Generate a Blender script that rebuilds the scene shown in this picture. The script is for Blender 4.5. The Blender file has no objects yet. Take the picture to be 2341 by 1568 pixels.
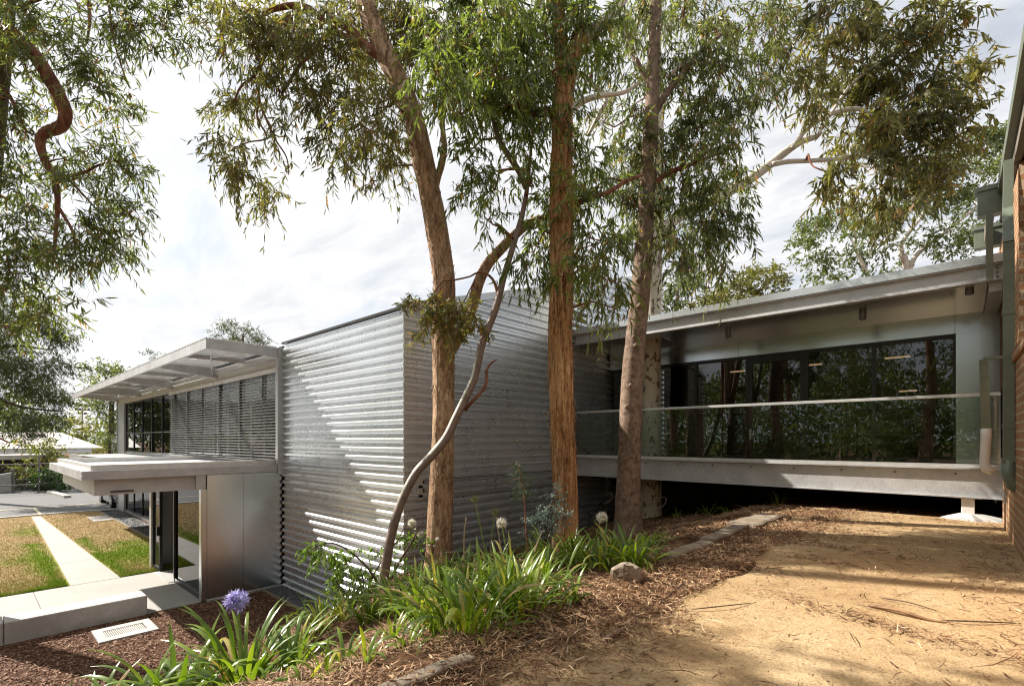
import bpy, math, random
import numpy as np
from mathutils import Vector, noise as mnoise

R = math.radians
rng = np.random.default_rng(7)
random.seed(7)
scene = bpy.context.scene
COL = scene.collection

# ------------------------------------------------------------------ camera geometry
F = 1126.0                      # focal length in survey pixels (survey sheet 2341 px wide)
YAW = R(42.0)
SN, CS = math.sin(YAW), math.cos(YAW)
HZ = 1005.0                     # horizon row


def ray(px, py):
    t = px - 1170.5
    return np.array([-SN * F + CS * t, CS * F + SN * t, HZ - py])


def at(px, py, depth):
    return ray(px, py) * (depth / F)


def on_z(px, py, z):
    d = ray(px, py)
    return d * (z / d[2])


# ------------------------------------------------------------------ noise
def _hash(ix, iy, iz):
    h = (ix.astype(np.int64) * 374761393 + iy.astype(np.int64) * 668265263 + iz.astype(np.int64) * 2147483647) & 0xffffffff
    h = ((h ^ (h >> 13)) * 1274126177) & 0xffffffff
    return ((h ^ (h >> 16)) & 0xffff) / 65535.0


def vnoise(x, y, z=0.0):
    x, y, z = np.broadcast_arrays(np.asarray(x, float), np.asarray(y, float), np.asarray(z, float))
    fx, fy, fz = np.floor(x), np.floor(y), np.floor(z)
    u, v, w = x - fx, y - fy, z - fz
    u, v, w = [a * a * (3 - 2 * a) for a in (u, v, w)]
    r = 0
    for i in (0, 1):
        for j in (0, 1):
            for k in (0, 1):
                wt = (u if i else 1 - u) * (v if j else 1 - v) * (w if k else 1 - w)
                r = r + wt * _hash(fx + i, fy + j, fz + k)
    return r * 2 - 1


# ------------------------------------------------------------------ terrain
Z0 = -3.20                      # lower ground
ZP = -1.12                      # upper path
_mx = [-60, -9.0, -8.3, -7.5, -6.5, -5.5, -4.5, -3.4, -2.4, -1.9, 60]
_mz = [Z0, Z0, -3.15, -2.85, -2.15, -1.80, -1.66, -1.42, -1.16, ZP, ZP]
_sx = [-60, -6.6, -6.0, -5.0, -4.0, -3.0, -2.3, -1.9, 60]
_sz = [Z0, Z0, -3.05, -2.50, -1.90, -1.46, -1.20, ZP, ZP]


def ground_h(x, y):
    x = np.asarray(x, float); y = np.asarray(y, float)
    a = np.interp(x, _mx, _mz); b = np.interp(x, _sx, _sz)
    t = np.clip((y - 1.5) / 3.0, 0, 1); t = t * t * (3 - 2 * t)
    h = a * t + b * (1 - t)
    bank = np.clip((-1.9 - x) / 0.5, 0, 1) * np.clip((x + 9.0) / 1.5, 0, 1)
    h = h + bank * (0.05 * vnoise(x * 1.3, y * 1.3) + 0.03 * vnoise(x * 4, y * 4))
    return h


def on_ground(px, py):
    d = ray(px, py)
    s = 0.0015
    while s < 0.02:
        p = d * s
        if p[2] < float(ground_h(p[0], p[1])):
            return p
        s += 0.00002
    return d * s


# ------------------------------------------------------------------ scene helpers
def tag(o, label=None, cat=None, group=None, kind=None):
    if label: o['label'] = label
    if cat: o['category'] = cat
    if group: o['group'] = group
    if kind: o['kind'] = kind
    return o


def thing(name, label, cat, loc=(0, 0, 0), group=None):
    o = bpy.data.objects.new(name, None)
    o.empty_display_size = 0.2
    COL.objects.link(o)
    o.location = [float(v) for v in loc]
    return tag(o, label, cat, group)


def wloc(o):
    v = np.array(o.location[:], float)
    return v + (wloc(o.parent) if o.parent else 0)


def mesh_obj(name, V, faces, mats, parent=None, midx=None, smooth=False, tint=None, loc=None):
    """faces: list of tuples, or (loop_array, sizes_array)"""
    V = np.asarray(V, float).reshape(-1, 3)
    org = wloc(parent) if parent is not None else np.array(loc if loc is not None else (0, 0, 0), float)
    me = bpy.data.meshes.new(name)
    if isinstance(faces, tuple):
        loops, sizes = faces
    else:
        sizes = np.array([len(f) for f in faces], np.int32)
        loops = np.array([i for f in faces for i in f], np.int32)
    me.vertices.add(len(V)); me.vertices.foreach_set('co', (V - org).ravel())
    me.loops.add(len(loops)); me.loops.foreach_set('vertex_index', loops.astype(np.int32))
    st = np.zeros(len(sizes), np.int32); st[1:] = np.cumsum(sizes)[:-1]
    me.polygons.add(len(sizes)); me.polygons.foreach_set('loop_start', st)
    try:
        me.polygons.foreach_set('loop_total', sizes.astype(np.int32))
    except Exception:
        pass
    if not isinstance(mats, (list, tuple)): mats = [mats]
    for m in mats: me.materials.append(m)
    if midx is not None: me.polygons.foreach_set('material_index', np.asarray(midx, np.int32))
    if tint is not None:
        a = me.attributes.new('tint', 'FLOAT', 'POINT'); a.data.foreach_set('value', np.asarray(tint, np.float32))
    me.update(calc_edges=True)
    me.polygons.foreach_set('use_smooth', np.full(len(sizes), bool(smooth)))
    me.validate()
    o = bpy.data.objects.new(name, me); COL.objects.link(o)
    if parent is not None: o.parent = parent
    else: o.location = [float(v) for v in org]
    return o


class MB:
    def __init__(s): s.v = []; s.f = []; s.m = []; s.cur = 0
    def add(s, V, Fc):
        b = len(s.v); s.v += [tuple(map(float, p)) for p in V]
        for f in Fc: s.f.append(tuple(i + b for i in f)); s.m.append(s.cur)
        return s
    def mat(s, i): s.cur = i; return s
    def box(s, x0, x1, y0, y1, z0, z1):
        x0, x1 = sorted((x0, x1)); y0, y1 = sorted((y0, y1)); z0, z1 = sorted((z0, z1))
        V = [(x0, y0, z0), (x1, y0, z0), (x1, y1, z0), (x0, y1, z0), (x0, y0, z1), (x1, y0, z1), (x1, y1, z1), (x0, y1, z1)]
        return s.add(V, [(0, 3, 2, 1), (4, 5, 6, 7), (0, 1, 5, 4), (1, 2, 6, 5), (2, 3, 7, 6), (3, 0, 4, 7)])
    def bbox(s, x0, x1, y0, y1, z0, z1, b=0.01):
        """box with chamfered top and vertical edges"""
        def ring(i, z): return [(x0 + i, y0, z), (x1 - i, y0, z), (x1, y0 + i, z), (x1, y1 - i, z), (x1 - i, y1, z), (x0 + i, y1, z), (x0, y1 - i, z), (x0, y0 + i, z)]
        V = ring(b, z0) + ring(b, z1 - b)
        V += [(min(max(p[0], x0 + b), x1 - b), min(max(p[1], y0 + b), y1 - b), z1) for p in ring(b, z1)]
        Fc = []
        for r in (0, 1):
            for i in range(8):
                j = (i + 1) % 8
                Fc.append((r * 8 + i, r * 8 + j, r * 8 + 8 + j, r * 8 + 8 + i))
        Fc.append(tuple(range(16, 24))); Fc.append(tuple(range(7, -1, -1)))
        return s.add(V, Fc)
    def quad(s, a, b, c, d): return s.add([a, b, c, d], [(0, 1, 2, 3)])
    def bar(s, p, q, w, h, up=(0, 0, 1)):
        p, q, up = np.array(p, float), np.array(q, float), np.array(up, float)
        d = q - p; d /= np.linalg.norm(d)
        if abs(d @ up) > 0.95: up = np.array((1., 0, 0))
        a = np.cross(d, up); a /= np.linalg.norm(a); u = np.cross(a, d)
        V = [c + a * i * w / 2 + u * j * h / 2 for c in (p, q) for i, j in ((-1, -1), (1, -1), (1, 1), (-1, 1))]
        return s.add(V, [(0, 1, 2, 3), (7, 6, 5, 4), (0, 4, 5, 1), (1, 5, 6, 2), (2, 6, 7, 3), (3, 7, 4, 0)])
    def tube(s, pts, rad, n=8, cap=True):
        V, Fc = tube_geo(np.array(pts, float), np.broadcast_to(np.array(rad, float), (len(pts),)), n, cap)
        return s.add(V, Fc)
    def prism(s, poly, fn0, fn1):
        n = len(poly); V = [fn0(p) for p in poly] + [fn1(p) for p in poly]
        Fc = [tuple(range(n - 1, -1, -1)), tuple(range(n, 2 * n))]
        Fc += [(i, (i + 1) % n, n + (i + 1) % n, n + i) for i in range(n)]
        return s.add(V, Fc)
    def build(s, name, mats, parent=None, smooth=False, loc=None):
        return mesh_obj(name, s.v, s.f, mats, parent, s.m, smooth, loc=loc)


def tube_geo(P, rad, n=8, cap=True, disp=None):
    P = np.asarray(P, float); m = len(P)
    T = np.gradient(P, axis=0); T /= np.linalg.norm(T, axis=1)[:, None] + 1e-9
    a = np.cross(T[0], (0.13, 0.9, 0.21)); a /= np.linalg.norm(a)
    V = []; ang = np.arange(n) * 2 * math.pi / n
    L = 0
    for i in range(m):
        a = a - T[i] * (a @ T[i]); a /= np.linalg.norm(a); b = np.cross(T[i], a)
        if i: L += np.linalg.norm(P[i] - P[i - 1])
        r = rad[i] * (np.ones(n) if disp is None else disp(ang, L, i))
        V.append(P[i] + np.outer(np.cos(ang) * r, a) + np.outer(np.sin(ang) * r, b))
    V = np.concatenate(V)
    Fc = []
    for i in range(m - 1):
        for j in range(n):
            k = (j + 1) % n
            Fc.append((i * n + j, i * n + k, (i + 1) * n + k, (i + 1) * n + j))
    if cap:
        Fc.append(tuple(range(n - 1, -1, -1))); Fc.append(tuple((m - 1) * n + j for j in range(n)))
    return V, Fc


def spline(P, step):
    P = np.asarray(P, float)
    Q = np.vstack([2 * P[0] - P[1], P, 2 * P[-1] - P[-2]])
    out = []
    for i in range(1, len(Q) - 2):
        p0, p1, p2, p3 = Q[i - 1:i + 3]
        k = max(1, int(np.linalg.norm((p2 - p1)[:3]) / step))
        for t in np.arange(k) / k:
            out.append(0.5 * ((2 * p1) + (-p0 + p2) * t + (2 * p0 - 5 * p1 + 4 * p2 - p3) * t * t + (-p0 + 3 * p1 - 3 * p2 + p3) * t ** 3))
    out.append(P[-1])
    return np.array(out)


# ------------------------------------------------------------------ materials
def new_mat(name):
    m = bpy.data.materials.new(name); m.use_nodes = True
    nt = m.node_tree
    b = nt.nodes['Principled BSDF']
    return m, nt, b, nt.nodes, nt.links


def coords(nt, stretch=(1, 1, 1), kind='Object'):
    tc = nt.nodes.new('ShaderNodeTexCoord'); mp = nt.nodes.new('ShaderNodeMapping')
    mp.inputs['Scale'].default_value = stretch
    nt.links.new(tc.outputs[kind], mp.inputs['Vector'])
    return mp.outputs['Vector']


def noise_node(nt, vec, scale, detail=4, rough=0.6, dist=0.0):
    n = nt.nodes.new('ShaderNodeTexNoise')
    n.inputs['Scale'].default_value = scale; n.inputs['Detail'].default_value = detail
    n.inputs['Roughness'].default_value = rough; n.inputs['Distortion'].default_value = dist
    nt.links.new(vec, n.inputs['Vector'])
    return n.outputs['Fac']


def ramp(nt, fac, stops):
    r = nt.nodes.new('ShaderNodeValToRGB')
    el = r.color_ramp.elements
    while len(el) < len(stops): el.new(0.5)
    for e, (p, c) in zip(el, stops):
        e.position = p; e.color = (*c, 1) if len(c) == 3 else c
    nt.links.new(fac, r.inputs['Fac'])
    return r.outputs['Color']


def mixc(nt, fac, a, b, mode='MIX'):
    m = nt.nodes.new('ShaderNodeMix'); m.data_type = 'RGBA'; m.blend_type = mode
    for s, v in ((m.inputs[0], fac), (m.inputs[6], a), (m.inputs[7], b)):
        if hasattr(v, 'is_linked') or isinstance(v, bpy.types.NodeSocket): nt.links.new(v, s)
        elif isinstance(v, (int, float)): s.default_value = v
        else: s.default_value = (*v, 1)
    return m.outputs[2]


def math_node(nt, op, a, b=None, clamp=False):
    m = nt.nodes.new('ShaderNodeMath'); m.operation = op; m.use_clamp = clamp
    for s, v in zip(m.inputs, (a, b)):
        if v is None: continue
        if isinstance(v, bpy.types.NodeSocket): nt.links.new(v, s)
        else: s.default_value = v
    return m.outputs[0]


def bump(nt, bsdf, height, strength=0.3, dist=0.02):
    b = nt.nodes.new('ShaderNodeBump'); b.inputs['Strength'].default_value = strength; b.inputs['Distance'].default_value = dist
    nt.links.new(height, b.inputs['Height']); nt.links.new(b.outputs['Normal'], bsdf.inputs['Normal'])


def nmat(name, c1, c2, scale=6, rough=0.6, metal=0.0, bmp=0.2, bdist=0.01, stretch=(1, 1, 1), detail=5, lo=0.35, hi=0.65,
         c3=None, s3=1.0, spec=0.5, bscale=None):
    m, nt, b, N, L = new_mat(name)
    v = coords(nt, stretch)
    f = noise_node(nt, v, scale, detail)
    col = ramp(nt, f, [(lo, c1), (hi, c2)])
    if c3 is not None:
        f3 = noise_node(nt, v, s3, 4, 0.65)
        col = mixc(nt, ramp(nt, f3, [(0.45, (0, 0, 0)), (0.62, (1, 1, 1))]), col, c3)
    L.new(col, b.inputs['Base Color'])
    b.inputs['Roughness'].default_value = rough; b.inputs['Metallic'].default_value = metal
    b.inputs['Specular IOR Level'].default_value = spec
    if bmp: bump(nt, b, noise_node(nt, v, bscale or scale * 2.5, 5), bmp, bdist)
    return m


def metal_mat(name, lo=0.42, hi=0.62, rough=(0.3, 0.5), spangle=26, tone=(1.0, 1.01, 1.02), cloud=1.3, stretch=(1, 1, 1), metal=1.0, sw=0.22, bm=0.05):
    m, nt, b, N, L = new_mat(name)
    v = coords(nt, stretch)
    vo = N.new('ShaderNodeTexVoronoi'); vo.inputs['Scale'].default_value = spangle; L.new(v, vo.inputs['Vector'])
    sep = N.new('ShaderNodeSeparateColor'); L.new(vo.outputs['Color'], sep.inputs[0])
    f2 = noise_node(nt, v, cloud, 5, 0.65)
    f = math_node(nt, 'ADD', math_node(nt, 'MULTIPLY', sep.outputs[0], sw), math_node(nt, 'MULTIPLY', f2, 0.8))
    A = tuple(lo * t for t in tone); B = tuple(hi * t for t in tone)
    L.new(ramp(nt, f, [(0.25, A), (0.8, B)]), b.inputs['Base Color'])
    rr = N.new('ShaderNodeMapRange'); rr.inputs['To Min'].default_value = rough[0]; rr.inputs['To Max'].default_value = rough[1]
    L.new(math_node(nt, 'ADD', math_node(nt, 'MULTIPLY', sep.outputs[1], sw), math_node(nt, 'MULTIPLY', f2, 0.75)), rr.inputs['Value'])
    L.new(rr.outputs[0], b.inputs['Roughness'])
    b.inputs['Metallic'].default_value = metal
    if bm: bump(nt, b, noise_node(nt, v, 1.6, 2), bm, 0.02)
    return m


def leaf_mat(name, cols, trans=0.35, rough=0.42, spec=0.5, tcol=(1.5, 1.7, 0.7)):
    m, nt, b, N, L = new_mat(name)
    at_ = N.new('ShaderNodeAttribute'); at_.attribute_name = 'tint'
    n = len(cols)
    col = ramp(nt, at_.outputs['Fac'], [(i / max(1, n - 1), c) for i, c in enumerate(cols)])
    L.new(col, b.inputs['Base Color']); b.inputs['Roughness'].default_value = rough
    b.inputs['Specular IOR Level'].default_value = spec
    tr = N.new('ShaderNodeBsdfTranslucent')
    L.new(mixc(nt, 1.0, col, tcol, 'MULTIPLY'), tr.inputs['Color'])
    mx = N.new('ShaderNodeMixShader'); mx.inputs[0].default_value = trans
    L.new(b.outputs[0], mx.inputs[1]); L.new(tr.outputs[0], mx.inputs[2])
    L.new(mx.outputs[0], N['Material Output'].inputs['Surface'])
    return m


def tint_mat(name, cols, rough=0.7, spec=0.3):
    m, nt, b, N, L = new_mat(name)
    at_ = N.new('ShaderNodeAttribute'); at_.attribute_name = 'tint'
    n = len(cols)
    L.new(ramp(nt, at_.outputs['Fac'], [(i / (n - 1), c) for i, c in enumerate(cols)]), b.inputs['Base Color'])
    b.inputs['Roughness'].default_value = rough; b.inputs['Specular IOR Level'].default_value = spec
    return m


def glass_mat(name, tint, ior=1.6, base=0.03, refl=(0.86, 0.89, 0.93), wav=0.0):
    m, nt, b, N, L = new_mat(name)
    N.remove(b)
    t = N.new('ShaderNodeBsdfTransparent'); t.inputs['Color'].default_value = (*tint, 1)
    g = N.new('ShaderNodeBsdfGlossy'); g.inputs['Roughness'].default_value = 0.0; g.inputs['Color'].default_value = (*refl, 1)
    fr = N.new('ShaderNodeFresnel'); fr.inputs['IOR'].default_value = ior
    fac = math_node(nt, 'ADD', fr.outputs[0], base, True)
    if wav:
        bp = N.new('ShaderNodeBump'); bp.inputs['Strength'].default_value = wav; bp.inputs['Distance'].default_value = 0.02
        L.new(noise_node(nt, coords(nt), 0.9, 2), bp.inputs['Height']); L.new(bp.outputs[0], g.inputs['Normal'])
    mx = N.new('ShaderNodeMixShader'); L.new(fac, mx.inputs[0])
    L.new(t.outputs[0], mx.inputs[1]); L.new(g.outputs[0], mx.inputs[2])
    L.new(mx.outputs[0], N['Material Output'].inputs['Surface'])
    return m


def brick_mat(name, plane):
    m, nt, b, N, L = new_mat(name)
    tc = N.new('ShaderNodeTexCoord'); sp = N.new('ShaderNodeSeparateXYZ'); cb = N.new('ShaderNodeCombineXYZ')
    L.new(tc.outputs['Object'], sp.inputs[0])
    L.new(sp.outputs['Y' if plane == 'yz' else 'X'], cb.inputs['X']); L.new(sp.outputs['Z'], cb.inputs['Y'])
    br = N.new('ShaderNodeTexBrick')
    br.inputs['Scale'].default_value = 1.0
    br.inputs['Brick Width'].default_value = 0.24; br.inputs['Row Height'].default_value = 0.086
    br.inputs['Mortar Size'].default_value = 0.013; br.inputs['Mortar Smooth'].default_value = 0.2
    br.inputs['Color1'].default_value = (0.40, 0.20, 0.09, 1); br.inputs['Color2'].default_value = (0.29, 0.14, 0.06, 1)
    br.inputs['Mortar'].default_value = (0.46, 0.37, 0.26, 1)
    L.new(cb.outputs[0], br.inputs['Vector'])
    f = noise_node(nt, tc.outputs['Object'], 14, 6)
    L.new(mixc(nt, 0.5, br.outputs['Color'], ramp(nt, f, [(0.3, (0.55, 0.5, 0.45)), (0.7, (1.2, 1.15, 1.05))]), 'MULTIPLY'), b.inputs['Base Color'])
    b.inputs['Roughness'].default_value = 0.85
    h = math_node(nt, 'ADD', math_node(nt, 'MULTIPLY', br.outputs['Fac'], -1.0), math_node(nt, 'MULTIPLY', noise_node(nt, tc.outputs['Object'], 60, 4), 0.3))
    bump(nt, b, h, 0.6, 0.008)
    return m


M = {}
M['galv'] = metal_mat('galvanised_corrugated', 0.68, 0.82, (0.25, 0.32), 30, (0.95, 0.995, 1.04), 1.4, metal=0.72, sw=0.0, bm=0)
M['galv_flat'] = metal_mat('galvanised_sheet', 0.62, 0.72, (0.20, 0.28), 140, (0.92, 0.99, 1.06), 0.5)
M['galv_dull'] = metal_mat('weathered_galvanised_steel', 0.46, 0.60, (0.36, 0.5), 90, (0.98, 1.0, 1.01), 1.6, metal=0.75)
M['galv_beam'] = metal_mat('hot_dip_galvanised_beam', 0.38, 0.70, (0.36, 0.52), 90, (0.99, 0.99, 1.0), 2.2, metal=0.4)
M['alu'] = nmat('satin_aluminium', (0.62, 0.62, 0.61), (0.72, 0.72, 0.7), 9, 0.4, 0.6, 0.05)
M['soffit'] = metal_mat('soffit_sheet', 0.60, 0.70, (0.14, 0.26), 160, (0.90, 0.99, 1.08), 0.6, metal=0.85)
M['cream'] = nmat('cream_trim', (0.56, 0.55, 0.53), (0.64, 0.63, 0.61), 5, 0.5, 0, 0.05)
M['membrane'] = nmat('grey_roof_membrane', (0.45, 0.46, 0.48), (0.6, 0.6, 0.6), 2.5, 0.6, 0, 0.1)
M['black'] = nmat('black_frame', (0.012, 0.012, 0.013), (0.02, 0.02, 0.021), 8, 0.35, 0, 0.03)
M['slat'] = nmat('blind_slat', (0.66, 0.64, 0.62), (0.74, 0.72, 0.7), 6, 0.4, 0.3, 0.0)
M['glass'] = glass_mat('window_glass', (0.10, 0.105, 0.10), 1.5, 0.02, (0.74, 0.76, 0.78))
M['glass_walk'] = glass_mat('walkway_glass', (0.14, 0.15, 0.14), 1.5, 0.05)
M['glass_clear'] = glass_mat('balustrade_glass', (0.80, 0.87, 0.83), 1.45, 0.03)
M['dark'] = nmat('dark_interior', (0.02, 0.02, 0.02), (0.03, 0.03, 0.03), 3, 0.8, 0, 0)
M['inner'] = nmat('interior_plaster', (0.16, 0.155, 0.15), (0.19, 0.18, 0.17), 3, 0.8, 0, 0)
M['carpet'] = nmat('dark_carpet', (0.05, 0.05, 0.05), (0.07, 0.07, 0.07), 20, 0.95, 0, 0.1)
M['deck'] = nmat('deck_boards', (0.30, 0.25, 0.19), (0.38, 0.33, 0.26), 3, 0.6, 0, 0.1, stretch=(1, 12, 1))
M['green'] = nmat('sage_green_paint', (0.14, 0.165, 0.125), (0.17, 0.195, 0.15), 7, 0.4, 0, 0.05)
M['eave'] = nmat('eave_lining', (0.17, 0.14, 0.11), (0.22, 0.185, 0.15), 5, 0.6, 0, 0.1)
M['pvc'] = nmat('white_pvc', (0.66, 0.63, 0.6), (0.74, 0.7, 0.67), 6, 0.35, 0, 0.03)
M['brick_yz'] = brick_mat('tan_brick_side', 'yz'); M['brick_xz'] = brick_mat('tan_brick_face', 'xz')
M['concrete'] = nmat('smooth_concrete', (0.44, 0.42, 0.395), (0.53, 0.51, 0.485), 7, 0.75, 0, 0.15, 0.004, c3=(0.40, 0.385, 0.36), s3=2.0, bscale=60)
M['paving'] = nmat('exposed_aggregate_path', (0.30, 0.285, 0.265), (0.46, 0.44, 0.41), 55, 0.85, 0, 0.3, 0.004, c3=(0.36, 0.34, 0.315), s3=1.2)
M['asphalt'] = nmat('asphalt', (0.085, 0.085, 0.088), (0.13, 0.13, 0.132), 30, 0.85, 0, 0.3, 0.006, c3=(0.11, 0.108, 0.105), s3=0.5)
M['line'] = nmat('faded_line_paint', (0.5, 0.43, 0.25), (0.6, 0.53, 0.33), 20, 0.7, 0, 0.1)
M['gravel'] = nmat('dark_gravel', (0.025, 0.026, 0.028), (0.11, 0.11, 0.115), 45, 0.7, 0, 0.9, 0.02, detail=2)
M['pebble'] = tint_mat('dark_pebbles', [(0.025, 0.026, 0.03), (0.07, 0.072, 0.078), (0.14, 0.14, 0.145)], 0.55, 0.5)
M['timber'] = nmat('grey_timber', (0.22, 0.17, 0.12), (0.34, 0.28, 0.21), 12, 0.8, 0, 0.3, stretch=(1, 8, 8))
M['stone'] = nmat('brown_stone', (0.17, 0.135, 0.10), (0.33, 0.27, 0.205), 9, 0.85, 0, 0.8, 0.02, c3=(0.2, 0.15, 0.1), s3=4)
M['white_roof'] = nmat('pale_metal_roof', (0.42, 0.38, 0.34), (0.52, 0.48, 0.43), 2, 0.5, 0, 0.05)
M['grey_wall'] = nmat('grey_wall', (0.25, 0.25, 0.25), (0.32, 0.32, 0.31), 2, 0.7, 0, 0.1)
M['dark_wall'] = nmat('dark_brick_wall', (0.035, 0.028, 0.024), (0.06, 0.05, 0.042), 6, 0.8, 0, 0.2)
M['rail'] = nmat('grey_pipe', (0.16, 0.155, 0.15), (0.22, 0.215, 0.21), 8, 0.5, 0.5, 0.05)
M['car'] = nmat('charcoal_car_paint', (0.07, 0.07, 0.085), (0.08, 0.08, 0.095), 3, 0.15, 0.4, 0)
M['tyre'] = nmat('black_rubber', (0.015, 0.015, 0.015), (0.025, 0.025, 0.025), 10, 0.8, 0, 0.1)
M['chrome'] = nmat('alloy', (0.55, 0.55, 0.56), (0.65, 0.65, 0.66), 10, 0.25, 0.9, 0)
M['lens'] = nmat('lamp_lens', (0.6, 0.6, 0.62), (0.75, 0.75, 0.77), 8, 0.1, 0.2, 0)
M['red_lens'] = nmat('red_lens', (0.35, 0.02, 0.015), (0.4, 0.03, 0.02), 8, 0.15, 0, 0)
M['stem'] = nmat('green_stalk', (0.13, 0.2, 0.05), (0.19, 0.26, 0.08), 10, 0.5, 0, 0.05)
M['dry_stem'] = nmat('dry_stalk', (0.33, 0.25, 0.16), (0.42, 0.33, 0.22), 10, 0.7, 0, 0.05)
M['twig'] = nmat('dark_twig', (0.07, 0.045, 0.03), (0.12, 0.08, 0.055), 14, 0.8, 0, 0.2)

M['purple'] = leaf_mat('purple_petal', [(0.26, 0.22, 0.50), (0.42, 0.38, 0.70), (0.60, 0.57, 0.85)], 0.3, 0.5, 0.3, (1, 1, 1.1))
M['white_petal'] = leaf_mat('white_petal', [(0.62, 0.58, 0.45), (0.8, 0.78, 0.7), (0.85, 0.84, 0.8)], 0.3, 0.6, 0.2, (1, 1, 0.95))
M['seed'] = leaf_mat('green_seedpod', [(0.12, 0.15, 0.04), (0.26, 0.28, 0.1), (0.5, 0.45, 0.25)], 0.2, 0.6, 0.3, (1.1, 1.1, 0.6))
M['strap'] = leaf_mat('strap_leaf', [(0.055, 0.10, 0.014), (0.115, 0.185, 0.022), (0.20, 0.29, 0.034), (0.40, 0.38, 0.08), (0.36, 0.24, 0.12)], 0.36, 0.30, 0.6, (1.5, 1.6, 0.5))
GUM = [(0.062, 0.074, 0.030), (0.115, 0.132, 0.050), (0.185, 0.198, 0.072), (0.28, 0.26, 0.09), (0.34, 0.16, 0.055)]
M['gum'] = leaf_mat('gum_leaf', GUM, 0.45)
M['gum_warm'] = leaf_mat('gum_leaf_olive', [(0.072, 0.074, 0.030), (0.135, 0.126, 0.048), (0.215, 0.19, 0.068), (0.30, 0.25, 0.085), (0.36, 0.18, 0.055)], 0.45)
M['gum_bright'] = leaf_mat('gum_leaf_fresh', [(0.066, 0.088, 0.028), (0.125, 0.158, 0.046), (0.20, 0.235, 0.066), (0.29, 0.30, 0.085), (0.32, 0.18, 0.06)], 0.46)
M['casuarina'] = leaf_mat('needle_foliage', [(0.05, 0.06, 0.028), (0.085, 0.1, 0.046), (0.14, 0.15, 0.066)], 0.3, 0.7, 0.2)
M['far_green'] = leaf_mat('far_foliage', [(0.065, 0.085, 0.034), (0.12, 0.15, 0.055), (0.19, 0.22, 0.08), (0.27, 0.28, 0.10)], 0.4, 0.6)
M['far_yellow'] = leaf_mat('far_foliage_yellow', [(0.08, 0.085, 0.026), (0.16, 0.155, 0.042), (0.26, 0.235, 0.06), (0.34, 0.29, 0.08)], 0.38, 0.6)
M['hedge'] = leaf_mat('hedge_leaf', [(0.025, 0.05, 0.012), (0.05, 0.1, 0.02), (0.08, 0.14, 0.03)], 0.25, 0.55)
M['wattle'] = leaf_mat('silver_wattle', [(0.15, 0.21, 0.18), (0.24, 0.31, 0.27), (0.36, 0.43, 0.39)], 0.25, 0.6, 0.3, (1, 1.1, 1))
M['vine'] = leaf_mat('vine_leaf', [(0.07, 0.12, 0.022), (0.16, 0.25, 0.04), (0.28, 0.38, 0.06)], 0.45, 0.4)
M['grass'] = tint_mat('lawn_blades', [(0.46, 0.31, 0.16), (0.44, 0.33, 0.165), (0.38, 0.34, 0.11), (0.29, 0.37, 0.05), (0.23, 0.34, 0.03)], 0.7, 0.2)
M['litter'] = tint_mat('leaf_litter', [(0.07, 0.034, 0.018), (0.19, 0.095, 0.045), (0.36, 0.21, 0.11), (0.55, 0.39, 0.23), (0.64, 0.50, 0.33)], 0.65, 0.35)
M['chips'] = tint_mat('mulch_chips', [(0.075, 0.035, 0.02), (0.17, 0.085, 0.05), (0.30, 0.165, 0.10), (0.45, 0.30, 0.19)], 0.75, 0.3)
M['barkstrip'] = nmat('shed_bark', (0.2, 0.11, 0.06), (0.36, 0.22, 0.12), 8, 0.75, 0, 0.4, stretch=(1, 1, 1))


def bark_mat(name, c1, c2, c3, stretch=(14, 14, 1.1), rough=0.85, bmp=0.8, scale=1.0, spec=0.2, fine=34, fw=0.4):
    m, nt, b, N, L = new_mat(name)
    f = noise_node(nt, coords(nt, stretch), scale, 7, 0.68, 0.6)
    f3 = noise_node(nt, coords(nt, (1, 1, 0.45)), fine, 5, 0.7, 0.4)
    f2 = noise_node(nt, coords(nt, (1.2, 1.2, 0.6)), 1.6, 4)
    ff = math_node(nt, 'ADD', math_node(nt, 'MULTIPLY', f, 1 - fw), math_node(nt, 'MULTIPLY', f3, fw))
    col = ramp(nt, ff, [(0.40, c1), (0.50, c2), (0.60, c3)])
    col = mixc(nt, 0.55, col, ramp(nt, f2, [(0.3, (0.66, 0.62, 0.58)), (0.7, (1.3, 1.28, 1.25))]), 'MULTIPLY')
    L.new(col, b.inputs['Base Color']); b.inputs['Roughness'].default_value = rough
    b.inputs['Specular IOR Level'].default_value = spec
    bump(nt, b, ff, bmp, 0.03)
    return m


def patch_bark(name, base, base2, patch, thr=(0.52, 0.56), scale=3.5, stretch=(1, 1, 0.6)):
    m, nt, b, N, L = new_mat(name)
    v = coords(nt, stretch)
    f = noise_node(nt, v, scale, 5, 0.6, 0.3)
    col = mixc(nt, ramp(nt, f, [(thr[0], (0, 0, 0)), (thr[1], (1, 1, 1))]), ramp(nt, noise_node(nt, v, 2.0, 4), [(0.35, base), (0.65, base2)]), patch)
    L.new(col, b.inputs['Base Color']); b.inputs['Roughness'].default_value = 0.6
    b.inputs['Specular IOR Level'].default_value = 0.3
    bump(nt, b, noise_node(nt, v, 30, 4), 0.25, 0.006)
    return m


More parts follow.
